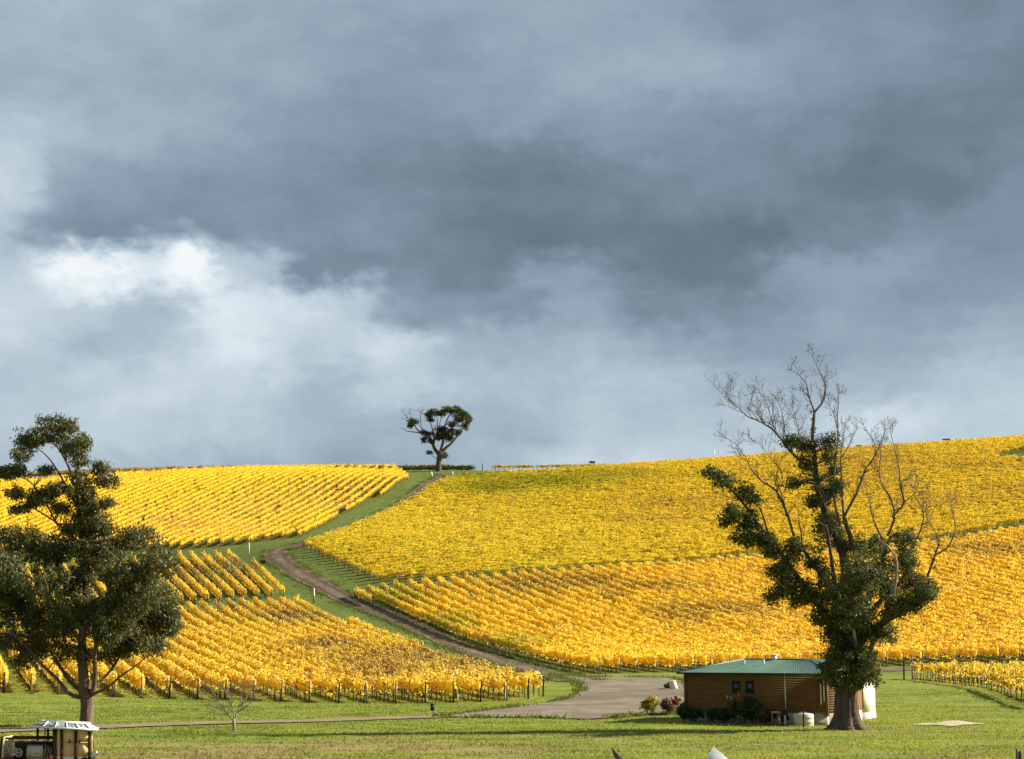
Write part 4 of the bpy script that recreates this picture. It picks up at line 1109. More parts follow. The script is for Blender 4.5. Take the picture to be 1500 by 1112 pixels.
def build_shed():
    c = W3(FL / 2, EL / 2, 0)
    root = empty('timber_shed', c, 'long brown weatherboard shed with green metal roof, partly behind the tall tree', 'shed')
    ZB, ZE = 0.86, 3.42
    # plinth, with the crawl-space hatch left open in the end wall
    a = Acc(); lbox(a, 0.05, FL, 0.05, 0.50, -0.4, ZB); lbox(a, 0.05, FL, 1.0, EL, -0.4, ZB); lbox(a, 0.6, FL, 0.50, 1.0, -0.4, ZB); lbox(a, 0.05, 0.6, 0.50, 1.0, ZB - 0.12, ZB)
    a.build('plinth', M_CONC, root)
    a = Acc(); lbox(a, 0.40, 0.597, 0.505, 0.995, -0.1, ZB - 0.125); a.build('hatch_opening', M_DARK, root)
    # wall core and lapped boards
    a = Acc(); lbox(a, 0.03, FL - 0.03, 0.03, EL - 0.03, ZB, ZE); a.build('wall', M_BOARD, root)
    bh = 0.17; nb = int((ZE - ZB) / bh)
    for side in ('front', 'end', 'left', 'back'):
        for k in range(nb):
            z = ZB + k * bh; acc = Acc(); g = random.uniform(-0.004, 0.004)
            t0, t1 = 0.030 + g, 0.014 + g
            if side == 'front': pr = [W3(0.06, -t0, z), W3(0.06, -t1, z + bh - .004), W3(0.06, 0.03, z + bh - .004), W3(0.06, 0.03, z)]; off = W3(FL - .06, 0, 0) - W3(0.06, 0, 0)
            elif side == 'end': pr = [W3(-t0, 0.06, z), W3(-t1, 0.06, z + bh - .004), W3(0.03, 0.06, z + bh - .004), W3(0.03, 0.06, z)]; off = W3(0, EL - .06, 0) - W3(0, 0.06, 0)
            elif side == 'left': pr = [W3(FL + t0, 0.06, z), W3(FL + t1, 0.06, z + bh - .004), W3(FL - .03, 0.06, z + bh - .004), W3(FL - .03, 0.06, z)]; off = W3(0, EL - .06, 0) - W3(0, 0.06, 0)
            else: pr = [W3(0.06, EL + t0, z), W3(0.06, EL + t1, z + bh - .004), W3(0.06, EL - .03, z + bh - .004), W3(0.06, EL - .03, z)]; off = W3(FL - .06, 0, 0) - W3(0.06, 0, 0)
            acc.prism(pr, off); acc.build('weatherboard', M_BOARD, root)
    for a0, b0 in ((0, 0), (FL, 0), (0, EL), (FL, EL)):
        a = Acc(); lbox(a, a0 - .075, a0 + .075, b0 - .075, b0 + .075, ZB - 0.25 if (a0, b0) == (0, 0) else ZB, ZE); a.build('corner_board', M_BOARD, root)
    a = Acc(); am = front_a(1143); lbox(a, am - .05, am + .05, -.06, -.03, ZB, ZE); a.build('cover_strip', M_BOARD, root)
    # hip roof of ribbed sheet with a small gablet at the right-hand end
    ov = 0.45; ZR = 4.36; hw = EL / 2 + ov; hip = hw * 0.98
    E = [(-ov, -ov), (FL + ov, -ov), (FL + ov, EL + ov), (-ov, EL + ov)]
    rl, rr = FL + ov - hip * 0.72, -ov + hip * 0.62
    bm = EL / 2
    slope = lambda b: ZE + 0.06 + (ZR - ZE - 0.06) * (1 - abs(b - bm) / hw)
    def ribs(name, f, n):
        """f(u,v): u along the eave, v up the slope"""
        acc = Acc(); nu = n * 4 + 1
        U = np.linspace(0, 1, nu); r = np.where(np.arange(nu) % 4 == 0, 0.032, 0.0)
        V0 = np.array([f(u, 0) + np.array([0, 0, r[i]]) for i, u in enumerate(U)]); V1 = np.array([f(u, 1) + np.array([0, 0, r[i]]) for i, u in enumerate(U)])
        V = np.concatenate([V0, V1]); i = np.arange(nu - 1)
        acc.add(V, [np.stack([i, i + 1, i + 1 + nu, i + nu], -1)])
        o = acc.build(name, M_ROOF, roof); o['kind'] = 'stuff' if False else 'part'; del o['kind']; return o
    a = Acc(); lbox(a, -ov + .02, FL + ov - .02, -ov + .02, EL + ov - .02, ZE - 0.02, ZE + 0.04); roof = a.build('roof', M_FASCIA, root)
    lerp = lambda p, q, t: np.asarray(p) * (1 - t) + np.asarray(q) * t
    R0, R1 = W3(rr, bm, ZR), W3(rl, bm, ZR)
    e0, e1, e2, e3 = (W3(x, y, ZE + 0.06) for x, y in E)
    ribs('roof_sheet', lambda u, v: lerp(lerp(e0, e1, u), lerp(R0, R1, u), v), 56)
    ribs('roof_sheet', lambda u, v: lerp(lerp(e2, e3, u), lerp(R1, R0, u), v), 56)
    ribs('roof_sheet', lambda u, v: lerp(lerp(e1, e2, u), R1, v), 44)
    ribs('roof_sheet', lambda u, v: lerp(lerp(e3, e0, u), R0, v), 44)
    a = Acc()
    for p, q in ((e0, R0), (e1, R1), (e2, R1), (e3, R0), (R0, R1)): a.tube([p + np.array([0, 0, .03]), q + np.array([0, 0, .03])], [.07, .07], 6)
    a.build('ridge_cap', M_ROOF, roof)
    # gablet, its pale louvred face turned to the sun
    g0 = rr - 1.7
    a = Acc(); tri = [W3(g0, bm - 1.25, ZR - 0.42), W3(g0, bm + 1.25, ZR - 0.42), W3(g0, bm, ZR + 0.06)]
    a.prism(tri, W3(rr + .4, bm, 0) - W3(g0, bm, 0)); a.build('gablet', M_ROOF, roof)
    a = Acc(); a.prism([W3(g0 - .03, bm - 1.05, ZR - 0.39), W3(g0 - .03, bm + 1.05, ZR - 0.39), W3(g0 - .03, bm, ZR + 0.0)], W3(g0 - .005, 0, 0) - W3(g0 - .03, 0, 0)); a.build('gablet_face', M_CREAM, roof)
    # gutters
    for p, q in ((e0, e1), (e1, e2), (e3, e0), (e2, e3)):
        d = (q - p) / np.linalg.norm(q - p); n = np.array([d[1], -d[0], 0]); a = Acc()
        a.prism([p + n * .11 + (0, 0, -.10), p + n * .11 + (0, 0, .02), p - n * .02 + (0, 0, .02), p - n * .02 + (0, 0, -.10)], q - p); a.build('gutter', M_FASCIA, roof)
    for px, py, h, r in ((1085, 969, .32, .05), (1113, 973, .36, .06)):
        u = 0.5; b_ = bm * 0.55; a_ = a_at(px, b_); zz = slope(b_)
        a = Acc(); a.tube([W3(a_, b_, zz - .05), W3(a_, b_, zz + h)], [r, r], 8); a.tube([W3(a_, b_, zz + h), W3(a_, b_, zz + h + .05)], [r * 1.7, r * 1.2], 8); a.build('vent_pipe', M_WHITE, roof)
    a = Acc(); a_ = a_at(1128, bm); lbox(a, a_ - .16, a_ + .16, bm - .16, bm + .16, ZR - .1, ZR + .3); lbox(a, a_ - .22, a_ + .22, bm - .22, bm + .22, ZR + .3, ZR + .36); a.build('roof_cowl', M_WHITE, roof)
    # windows
    for px0, px1 in ((1068, 1076.5), (1087.5, 1097)):
        a1, a0 = front_a(px0), front_a(px1); z1, z0 = zat(998.5, a0), zat(1014, a0)
        fr = Acc(); t = .06
        lbox(fr, a0 - t, a1 + t, -.075, -.02, z1, z1 + t); lbox(fr, a0 - t, a1 + t, -.095, -.02, z0 - t, z0); lbox(fr, a0 - t, a0, -.075, -.02, z0, z1); lbox(fr, a1, a1 + t, -.075, -.02, z0, z1)
        w = fr.build('window', M_FASCIA, root)
        p = Acc(); lbox(p, a0, a1, -.058, -.05, z0, z1); p.build('pane', M_GLASS, w)
    # downpipes
    for px, y0, y1 in ((1143.5, 989, 1039), (1194.5, 989, 1032), (1199, 989, 1028)):
        a_ = front_a(px); a = Acc(); a.tube([W3(a_, -.10, zat(y0, a_)), W3(a_, -.10, zat(y1, a_))], [.045, .045], 8)
        a.tube([W3(a_, -.30, zat(y0, a_) + .18), W3(a_, -.10, zat(y0, a_))], [.045, .045], 8); a.build('downpipe', M_WHITE, root)
    # rendered annex at the far end
    a = Acc(); lbox(a, 0.05, FL - 2, EL + .05, EL + 3.6, 0.55, 3.05); a.build('annex_wall', M_CREAM, root)
    a = Acc(); lbox(a, 0.02, FL - 2, EL + .05, EL + 3.63, -0.4, 0.55); a.build('annex_plinth', M_CONC, root)
    a = Acc(); lbox(a, -0.12, FL - 2, EL + .05, EL + 3.8, 3.05, 3.14); a.build('annex_roof', M_ROOF, root)
build_shed()
# ================================================================= garden, tanks, posts
def bush(name, px, py, w, h, pal, label, cat='shrub', Y=None, n=None, leaf=(0.13, 0.07), group=None, col=.5, per=20, stems=6):
    """px,py: where its foot meets the ground; w,h in pixels of the photograph"""
    g = G(px, py)
    if 995 < px < 1200 and py > 1040: Y = C0[1] + FD[1] * front_a(px) - 0.75
    if Y is not None: g = at(px, py, Y); g[2] = float(H(g[0], g[1]))
    Y = g[1]; py = 948 + (CAMZ - g[2]) * FPX / Y if py > 1040 else py; T = Tree(g, Y, Y / FPX); root = empty(name, g, label, cat, group)
    k = T.k; R, Hh = w * k / 2, h * k
    for i in range(stems):
        a = random.random() * 6.28; e = g + np.array([math.cos(a) * R * .6, math.sin(a) * R * .5, Hh * random.uniform(.5, .85)])
        Q = spline(np.array([g + (0, 0, -.1), (g + e) / 2 + RNG.normal(0, .05, 3), e]), n=8); R_ = np.linspace(.025, .008, 8)
        T.tw.tube(Q, R_, 4, False); T.samples.append(Q); T.sr.append(R_)
    T.finish_limbs()
    for i in range(4):
        T.blob(px + random.uniform(-.28, .28) * w, py - h * random.uniform(.38, .62), w * random.uniform(.28, .4), h * random.uniform(.28, .4), n or int(10 + w * h * .05), dep=R * .6, dy=0, clump=.2, per=per, leaf=leaf, col=col)
    T.tw.build('stems', M_DEAD, root)['kind'] = 'stuff'
    me = T.leaves(pal); me.name = 'foliage'; link_mesh('foliage', me, M_GUM, root)
    return root, g, k
DKG = [(0.016, 0.030, 0.010), (0.032, 0.058, 0.016), (0.06, 0.10, 0.025), (0.10, 0.15, 0.035)]
MIDG = [(0.03, 0.05, 0.014), (0.06, 0.09, 0.022), (0.11, 0.15, 0.035), (0.18, 0.20, 0.05)]
YELB = [(0.12, 0.12, 0.02), (0.35, 0.27, 0.03), (0.55, 0.42, 0.04), (0.70, 0.52, 0.06)]
RUST = [(0.05, 0.035, 0.018), (0.12, 0.06, 0.03), (0.18, 0.10, 0.04), (0.24, 0.16, 0.06)]
bush('yellow_shrub', 958, 1047, 30, 24, YELB, 'rounded yellow-leaved shrub at the left end of the shed garden')
bush('dark_shrub', 1002, 1044, 20, 26, DKG, 'dark evergreen shrub at the left corner of the shed', Y=112.6)
bush('rusty_shrub', 976, 1048, 20, 20, RUST, 'reddish-brown shrub beside the yellow shrub')
for i, (px, w, h) in enumerate(((1018, 30, 17), (1040, 30, 18), (1062, 28, 18))):
    bush('low_hedge_plant', px, 1049.5, w, h, DKG, ['low dark green plant against the shed, leftmost of three', 'low dark green plant against the shed, middle of three', 'low dark green plant against the shed, rightmost of three'][i], 'plant', group='low plants against the shed')
bush('leafy_shrub', 1090, 1052, 48, 36, MIDG, 'big leafy green shrub below the shed windows', n=70, leaf=(0.17, 0.07), col=.35)
bush('climbing_shrub', 1102, 1048, 16, 34, DKG, 'upright dark shrub below the right-hand shed window', Y=110.3)
bush('grassy_plant', 1122, 1053, 26, 20, RUST, 'straggly brownish plant between the leafy shrub and the timber trellis', 'plant')
bush('small_rusty_plant', 1148, 1054, 10, 17, RUST, 'small rusty plant below the shed downpipe', 'plant')
bush('drum_bush', 980, 1010, 14, 11, MIDG, 'small green bush in front of the tilted drum', col=.6)
bush('roadside_bush', 383, 826, 12, 6, DKG, 'tiny dark bush on the grass inside the track bend', leaf=(.3, .16))
bush('crest_bush', 652, 704, 9, 8, DKG, 'dark bush at the top left corner of the right hillside vines', leaf=(.35, .2), Y=466)
for i, (px, py) in enumerate(((867, 674), (1258, 651), (1386, 641))):
    bush('skyline_bush', px, py + 5, 12, 4, MIDG, ['dark bush on the skyline between the lone tree and the tall tree', 'dark bush on the skyline just right of the bare branches', 'dark bush on the skyline near the right edge'][i], leaf=(.3, .2), Y=500, stems=3)

def standard_rose():
    g = G(990, 1049); Y = g[1]; k = Y / FPX; T = Tree(g, Y, k)
    root = empty('standard_rose', g, 'round red flowering bush on a single stem in the shed garden', 'plant')
    a = Acc(); a.tube([g + (0, 0, -.1), at(990.5, 1038, Y), at(990, 1028, Y)], [.03, .025, .02], 6); a.build('stem', M_DEAD, root)
    T.blob(990, 1026, 7, 6, 26, dep=.3, dy=0, clump=.12, per=20, leaf=(.10, .09), col=.55, twig=False)
    me = T.leaves([(0.06, 0.05, 0.02), (0.20, 0.03, 0.035), (0.30, 0.05, 0.06), (0.36, 0.11, 0.11)]); link_mesh('flower_head', me, M_GUM, root)
standard_rose()

def poker(px, py0, py1, col, label):
    Y = C0[1] + FD[1] * front_a(px) - 0.9; g = at(px, 1051, Y); root = empty('flower_spike', (g[0], Y, float(H(g[0], Y))), label, 'flower', 'flower spikes below the shed windows')
    p0 = at(px + 2, 1050, Y); p1 = at(px, py0, Y); a = Acc(); a.tube([p0, (p0 + p1) / 2, p1], [.015, .013, .012], 5); a.build('stalk', M_CANE, root)
    a = Acc(); q = at(px - 2, py1, Y); a.tube([p1, (p1 + q) / 2, q], [.03, .055, .015], 7); a.build('flower_head', paint('spike_' + label[:6], col, .7, .3, 20), root)
poker(1083, 1024, 1011, (0.55, 0.16, 0.05), 'orange-red flower spike below the shed windows')
poker(1066, 1025, 1018, (0.55, 0.47, 0.16), 'pale yellow flower spike left of the shed windows')
poker(1072, 1026, 1020, (0.58, 0.42, 0.18), 'short cream flower spike under the left shed window')

def simple_post(name, px, py_base, py_top, r, mat, label, cat='post', Y=None, group=None, sides=8, tilt=0.0, cap=None):
    g = G(px, py_base) if Y is None else at(px, py_base, Y)
    z = float(H(g[0], g[1])); root = empty(name, (g[0], g[1], z), label, cat, group)
    tp = at(px + tilt, py_top, g[1]); b = np.array([g[0], g[1], z - .25])
    a = Acc(); a.tube([b, (b + tp) / 2, tp - (0, 0, .03), tp], [r, r * .97, r * .95, r * .55], sides); a.build('shaft', mat, root)
    if cap:
        d = tp - b; a = Acc(); a.tube([b + d * cap[0], b + d * cap[1]], [r * 1.25, r * 1.25], sides); a.build('band', cap[2], root)
    return root
# marker posts along the track
simple_post('marker_post', 365, 812, 795, .10, M_WHITE, 'thin white marker post at the foot of the upper left vines')
simple_post('marker_post', 460, 884, 862, .13, M_WHITE, 'white marker post on the left verge of the climbing track', cap=(.1, .55, M_POST))
simple_post('marker_post', 633, 698, 691, .22, M_WHITE, 'small white leaning post just left of the track at the crest', tilt=-1.2)
simple_post('marker_post', 663, 698, 691, .22, M_WHITE, 'small white post right of the track at the crest')
simple_post('gate_post', 706.5, 690, 679, .14, M_DARKPOST, 'dark post at the end of the crest rows right of the lone tree', Y=485)
simple_post('far_mast', 1046, 672, 659, .14, M_WHITE, 'tiny white post on the skyline left of the tall tree', Y=482)
simple_post('drain_pipe', 1150, 1056, 1048, .07, M_GREYGREEN, 'short pale green pipe standing by the shed tank', 'pipe', Y=108.8)
simple_post('radio_mast', 1118, 1000, 852, .009, M_WHITE, 'thin pale mast rising behind the shed roof', 'mast', Y=124, sides=6)
simple_post('water_tank_post', 1177, 1060, 1039, .06, M_DARKPOST, 'dark stake in front of the cream rainwater tank', 'stake', Y=107.4)
simple_post('track_corner_post', 782, 1000, 982, .10, M_POST, 'pale timber post at the track corner of the near left vines', Y=163)
simple_post('tall_fence_post', 1324, 993, 966, .09, M_DARKPOST, 'tall dark fence post at the end of the small vineyard', Y=176)
simple_post('fence_post', 1336, 993, 958, .06, M_POST, 'thin tall post beside the dark one at the small vineyard', Y=178)
def guide_post():
    r = simple_post('guide_post', 633.5, 1054, 1033, .035, M_POST, 'short grey post carrying a dark green box beside the drive', Y=120)
    a = Acc(); c = at(633.5, 1036.5, 119.9); a.box(c, (.30, .16, .46)); a.box(c + (0, 0, .25), (.34, .2, .05)); a.build('box', M_FASCIA, r)
guide_post()
# white vine guards between the near rows
for i, (px, py, top) in enumerate(((625, 1022, 1006), (670.5, 1024, 1009), (740, 1024, 1010), (664, 1000, 985), (670, 992, 980))):
    simple_post('vine_guard', px, py, top, .07, M_WHITE, ['white plastic vine guard, leftmost in the near rows', 'white plastic vine guard, middle of the near three', 'white plastic vine guard, rightmost in the near rows', 'white vine guard further back among the brown vines', 'white vine guard deepest among the brown vines'][i], 'vine guard', Y=153 if py > 1010 else (160 if i == 3 else 166), group='white vine guards', sides=6)

def tank():
    g = at(1180, 1058, 108.3); z = float(H(g[0], g[1])); root = empty('rain_tank', (g[0], g[1], z), 'low round cream water tank beside the shed corner', 'tank')
    def ring(r, zz): a = np.arange(28) / 28 * 2 * PI; return np.stack([g[0] + r * np.cos(a), g[1] + .7 + r * np.sin(a), np.full(28, z + zz)], -1)
    prof = [(.66, -.1), (.68, .05), (.68, .25), (.70, .28), (.68, .31), (.68, .55), (.70, .58), (.68, .61), (.68, .74), (.64, .80), (.3, .86), (.02, .88)]
    V = np.concatenate([ring(*p) for p in prof]); i = np.arange(len(prof) - 1)[:, None] * 28; j = np.arange(28)[None]; k = (j + 1) % 28
    a = Acc(); a.add(V, [np.stack([i + j, i + k, i + 28 + k, i + 28 + j], -1).reshape(-1, 4)]); a.build('tank_body', paint('cream_plastic', (.62, .54, .40), .5, .12), root, True)
    a = Acc(); a.tube([(g[0] - .1, g[1] + .6, z + .86), (g[0] - .1, g[1] + .6, z + .93)], [.2, .2], 12); a.build('lid', paint('cream_plastic', (.62, .54, .40)), root)
tank()
def drum():
    g = G(988, 1011); k = g[1] / FPX; root = empty('tilted_drum', g, 'pale concrete drum tilted on the gravel behind the shed', 'drum')
    t = np.array([-.22, 0, .97]); b = g + (0, 0, -.1); a = Acc(); L = 14 * k; r = 5.2 * k
    a.tube([b, b + t * L * .5, b + t * L * .97, b + t * L], [r * 1.08, r, r * .95, r * .9], 18); a.build('drum_body', M_CREAM, root, False)
    a = Acc(); a.tube([b + t * L * .9, b + t * L * .95], [r * 1.04, r * 1.04], 18); a.build('rim', M_CONC, root)
drum()
def frame():
    Y = 108.6; g = at(1136, 1056, Y); z = float(H(g[0], Y)); root = empty('garden_trellis', (g[0], Y, z), 'small grey timber trellis with a top rail before the shed wall', 'trellis')
    for px in (1131, 1140.5):
        a = Acc(); p = at(px, 1045, Y); a.box((p[0], Y, z + .38 if px > 1135 else z + .45), (.09, .09, 1.0 if px > 1135 else .9)); a.build('post', M_POST, root)
    a = Acc(); p = at(1135.8, 1036.5, Y); a.box((p[0], Y - .07, z + .93), (.62, .05, .12)); a.build('rail', M_PALEWOOD, root)
frame()
# leaning board, canvas peak and fence at the very bottom of the picture
def near_things():
    Y = 46.0
    def th(name, px, label, cat): g = at(px, 1100, Y); z = float(H(g[0], Y)); return empty(name, (g[0], Y, z), label, cat), z
    r, z = th('leaning_board', 905, 'pointed tip of a leaning dark timber board at the bottom edge', 'board')
    a = Acc(); t0, q0, q1 = at(895, 1096, Y), at(902, 1113, Y), at(914, 1113, Y); d0 = (q0 - t0); b0 = t0 + d0 * ((z - .1 - t0[2]) / d0[2]); w = np.array([.26, 0, 0])
    a.prism([t0, q0, b0, b0 + w, q1, ], (0.02, .06, .01)); a.build('plank', M_POST, r)
    a = Acc(); a.prism([t0 + (.004, -.004, 0), at(903.5, 1104, Y) - (0, .004, 0), q1 + (.02, -.004, 0), q1 - (.05, .004, 0)], (0.0, -.03, 0)); a.build('dark_edge', M_DARKPOST, r)
    r, z = th('canvas_peak', 1050, 'pale grey pointed canvas peak at the bottom edge', 'canopy')
    ap = at(1045, 1093, Y); base = 2.05
    pts = [np.array([ap[0] - .42, Y - .5, base - .75]), np.array([ap[0] + 1.05, Y - .3, base - .75]), np.array([ap[0] + .9, Y + .9, base - .75]), np.array([ap[0] - .4, Y + .7, base - .75])]
    pts = [p + (0, 0, .2) for p in pts]
    V = np.array([ap] + pts + [p - (0, 0, .18) for p in pts]); a = Acc()
    a.add(V, [np.array([(0, 1, 2), (0, 2, 3), (0, 3, 4), (0, 4, 1)]), np.array([(1, 5, 6, 2), (2, 6, 7, 3), (3, 7, 8, 4), (4, 8, 5, 1)])]); a.build('canvas', paint('grey_canvas', (.46, .46, .46), .8, .1, 4), r)
    for p in pts: a = Acc(); a.tube([(p[0], p[1], z - .1), (p[0], p[1], p[2])], [.03, .03], 8); a.build('pole', paint('grey_steel', (.35, .36, .37), .4, .1), r)
    Y2 = 58.0; g = at(1490, 1110, Y2); z = float(H(g[0], Y2)); r = empty('wire_fence', (g[0], Y2, z), 'grey fence post with a yellowed rail at the bottom right corner', 'fence')
    for dx, m, w in ((0, M_POST, .07), (.10, M_DARKPOST, .05)):
        a = Acc(); tp = at(1490, 1097 + (3 if dx else 0), Y2); a.tube([(g[0] + dx, Y2, z - .2), (tp[0] + dx, Y2, tp[2])], [w, w * .9], 8); a.build('post', m, r)
    for q in range(1, 4):
        a = Acc(); x = g[0] + q * 2.6; a.tube([(x, Y2 + .1 * q, z - .2), (x, Y2 + .1 * q, z + 1.3)], [.06, .055], 8); a.build('post', M_POST, r)
    a = Acc(); a.box((g[0] + 4.0, Y2 - .08, z + 1.14), (7.9, .04, .12)); a.build('rail', paint('yellow_rail', (.50, .33, .06), .7, .25), r)
    for h in (.85, .5, .2): a = Acc(); a.tube([(g[0], Y2 - .07, z + h), (g[0] + 7.9, Y2 + .2, z + h)], [.008, .008], 4); a.build('wire', M_PALEWOOD, r)
near_things()

# ================================================================= the old truck
def truck():
    Y = 66.0; k = Y / FPX
    M_RUST = bark_mat('rusty_steel', (0.035, 0.014, 0.010), (0.13, 0.055, 0.035), 6, 1)
    M_PLY = paint('pale_plywood', (0.62, 0.46, 0.22), .75, .12, 3)
    M_ENG = paint('engine_grey', (0.34, 0.33, 0.31), .5, .45, 14, .3)
    M_CHROME = paint('chrome', (0.7, 0.7, 0.7), .18, .05, 4, 1.0)
    M_TYRE = paint('tyre_rubber', (0.03, 0.03, 0.03), .85, .2)
    g = at(70, 1130, Y); zg = float(H(g[0], Y)); root = empty('old_truck', (g[0], Y, zg), 'rusty vintage truck with plywood cab and exposed engine at the lower left', 'truck')
    p = lambda px, py, d=0.0: at(px, py, Y) + np.array([d * -.25, d, 0])
    def quad(acc, x0, y0, x1, y1, d0, d1): acc.prism([p(x0, y0, d0), p(x1, y0, d0), p(x1, y1, d0), p(x0, y1, d0)], ((d1 - d0) * -.25, d1 - d0, 0))
    # roof: pale rim, raised frame and weathered panels between the bows
    lo = [p(43, 1066, .1), p(143, 1069.5, .1), p(143, 1069.5, 1.75), p(43, 1066, 1.75)]; lo[0] = p(52, 1064.5, -.15); lo[1] = p(143, 1069, -.15); lo[3] = p(40, 1067, 1.6)
    hi = [p(62, 1057, .25), p(131, 1061.5, .25), p(131, 1061.5, 1.4), p(60, 1057.5, 1.4)]
    a = Acc(); V = np.array(lo + hi + [q - (0, 0, .05) for q in lo]); a.add(V, [np.array([(0, 1, 5, 4), (1, 2, 6, 5), (2, 3, 7, 6), (3, 0, 4, 7), (4, 5, 6, 7), (8, 9, 1, 0), (9, 10, 2, 1), (10, 11, 3, 2), (11, 8, 0, 3), (11, 10, 9, 8)])])
    m = MatB('weathered_roof'); n_ = m.noise(7, 5, .7, m.coord('World', (1, 1, 2))); M_WR = m.bsdf(m.ramp(n_, [(.40, (.06, .08, .075)), (.50, (.26, .30, .28)), (.62, (.70, .72, .68))]), .7, 0, n_, .3, .02)
    roof = a.build('roof', M_WR, root)
    a = Acc()
    for q0, q1 in ((lo[0], lo[1]), (lo[1], lo[2]), (lo[3], lo[0]), (lo[2], lo[3]), (hi[0], hi[1]), (hi[1], hi[2]), (hi[2], hi[3]), (hi[3], hi[0])):
        a.tube([q0, q1], [.035, .035], 6)
    a.build('rim', M_WHITE, roof)
    for t in np.linspace(.12, .9, 5):
        a = Acc(); q0, q1 = lo[0] * (1 - t) + lo[1] * t, hi[0] * (1 - t) + hi[1] * t; a.tube([q0 + (0, -.01, .01), q1 + (0, -.01, .01)], [.022, .022], 5); a.build('roof_bow', M_WHITE, roof)
    # cab posts and panels, near side then far side
    for x0, x1, mt in ((77, 83, M_DARKPOST), (88.5, 92, M_RUST), (109, 112.8, M_RUST), (129, 133, M_RUST)):
        a = Acc(); quad(a, x0, 1064.5 + (x0 - 77) * .06, x1, 1128, .0, .1); a.build('cab_post', mt, root)
    for x0, x1 in ((51, 54.5), (66.5, 70), (100, 103), (128, 131)):
        a = Acc(); quad(a, x0, 1066, x1, 1112, 1.45, 1.53); a.build('cab_post', M_RUST, root)
    a = Acc(); quad(a, 62.5, 1068, 65.5, 1080, 1.4, 1.44); a.build('window_strip', M_WHITE, root)
    for x0, x1 in ((83, 88.5), (92, 109), (112.8, 129)):
        for y0, y1 in ((1066 + (x0 - 83) * .05, 1087.3), (1088, 1108), (1108.6, 1128)):
            a = Acc(); quad(a, x0, y0, x1, y1, .03, .06); a.build('ply_panel', M_PLY if y0 < 1100 else M_WHITE, root)
    a = Acc(); quad(a, 92, 1086, 130, 1128, 1.46, 1.5); a.build('far_panel', M_PLY, root)
    for x in (102, 116.5):
        a = Acc(); quad(a, x - 1.2, 1084.5, x + 1.2, 1086.5, -.05, .03); quad(a, x - .5, 1086.5, x + .5, 1088.5, -.04, .03); a.build('door_handle', M_TYRE, root)
    a = Acc(); quad(a, 133.2, 1070, 135.5, 1128, .0, .08); a.build('rear_post', M_PLY, root)
    # bonnet rails, radiator and engine
    a = Acc(); quad(a, 5, 1080.5, 77, 1083.5, .1, .16); quad(a, 5, 1080.5, 77, 1083.5, 1.2, 1.26); a.build('bonnet_rail', M_RUST, root)
    a = Acc(); q = [p(x, 1085.5 + .6 * math.sin(x * .35), .05) for x in np.linspace(6, 76, 16)]; a.tube(q, [.03] * 16, 5); a.build('side_strip', M_ENG, root)
    a = Acc(); quad(a, 20, 1087, 77, 1128, .45, 1.0); a.build('engine_bay', M_RUST, root)
    a = Acc(); a.prism([p(4.2, 1079.5, 0), p(6.6, 1079.5, 0), p(3.2, 1128, 0), p(.4, 1128, 0)], (0, 1.3, 0)); rad = a.build('radiator', M_PLY, root)
    a = Acc(); a.prism([p(0.5, 1079.5, .1), p(3.5, 1079.5, .1), p(0, 1128, .1), p(-3, 1128, .1)], (0, 1.1, 0)); a.build('radiator_core', M_RUST, rad)
    eng = Acc(); quad(eng, 38, 1098, 66, 1116, .2, .9); engine = eng.build('engine_block', M_ENG, root)
    a = Acc(); quad(a, 40, 1093, 62, 1107.5, .08, .2); a.build('engine_cover', M_WHITE, engine)
    for x in np.arange(41, 62, 2.6): a = Acc(); quad(a, x, 1091.3, x + 1.1, 1107, .06, .3); a.build('cooling_fin', M_ENG, engine)
    for x, y, r in ((8, 1099, 4.2), (19, 1101, 5.6), (27, 1103, 5)):
        a = Acc(); c = p(x, y, .1); th = np.linspace(0, 2 * PI, 15); a.tube(np.stack([c[0] + np.cos(th) * r * k, np.full(15, c[1]), c[2] + np.sin(th) * r * k], -1), [.04] * 15, 6, False); a.tube([c - (0, .02, 0), c + (0, .35, 0)], [r * k * .45, r * k * .45], 10); a.build('pulley', M_ENG, engine)
    for q in range(5):
        a = Acc(); x = 66 + q * 2; a.tube([p(x, 1090 + q, .15), p(x + 1, 1100, .05), p(x - 2, 1112, .2)], [.018] * 3, 5); a.build('hose', M_TYRE if q % 2 else M_ENG, engine)
    # lamp
    a = Acc(); c = p(139, 1103.5, -.05); th = np.linspace(0, PI / 2, 7); a.tube([c + (0, .22 * math.sin(t) , 0) for t in th], [max(.01, 4.6 * k * math.cos(t)) for t in th], 16); lamp = a.build('lamp', M_ENG, root, True)
    a = Acc(); a.tube([c + (0, -.03, 0), c + (0, -.005, 0)], [4.4 * k * .8, 4.4 * k], 18); a.build('lens', M_CHROME, lamp)
    a = Acc(); a.tube([p(137, 1096, .0), p(135.5, 1085, .02)], [.02, .02], 6); a.build('bracket', M_RUST, lamp)
    # chassis and wheels (below the picture's edge, but the truck stands on them)
    z1 = zg + .55
    a = Acc()
    for d in (.2, 1.2): q0, q1 = p(2, 1112, d), p(160, 1112, d); a.box(((q0[0] + q1[0]) / 2, q0[1], z1), (q1[0] - q0[0], .1, .14))
    a.build('chassis', M_RUST, root)
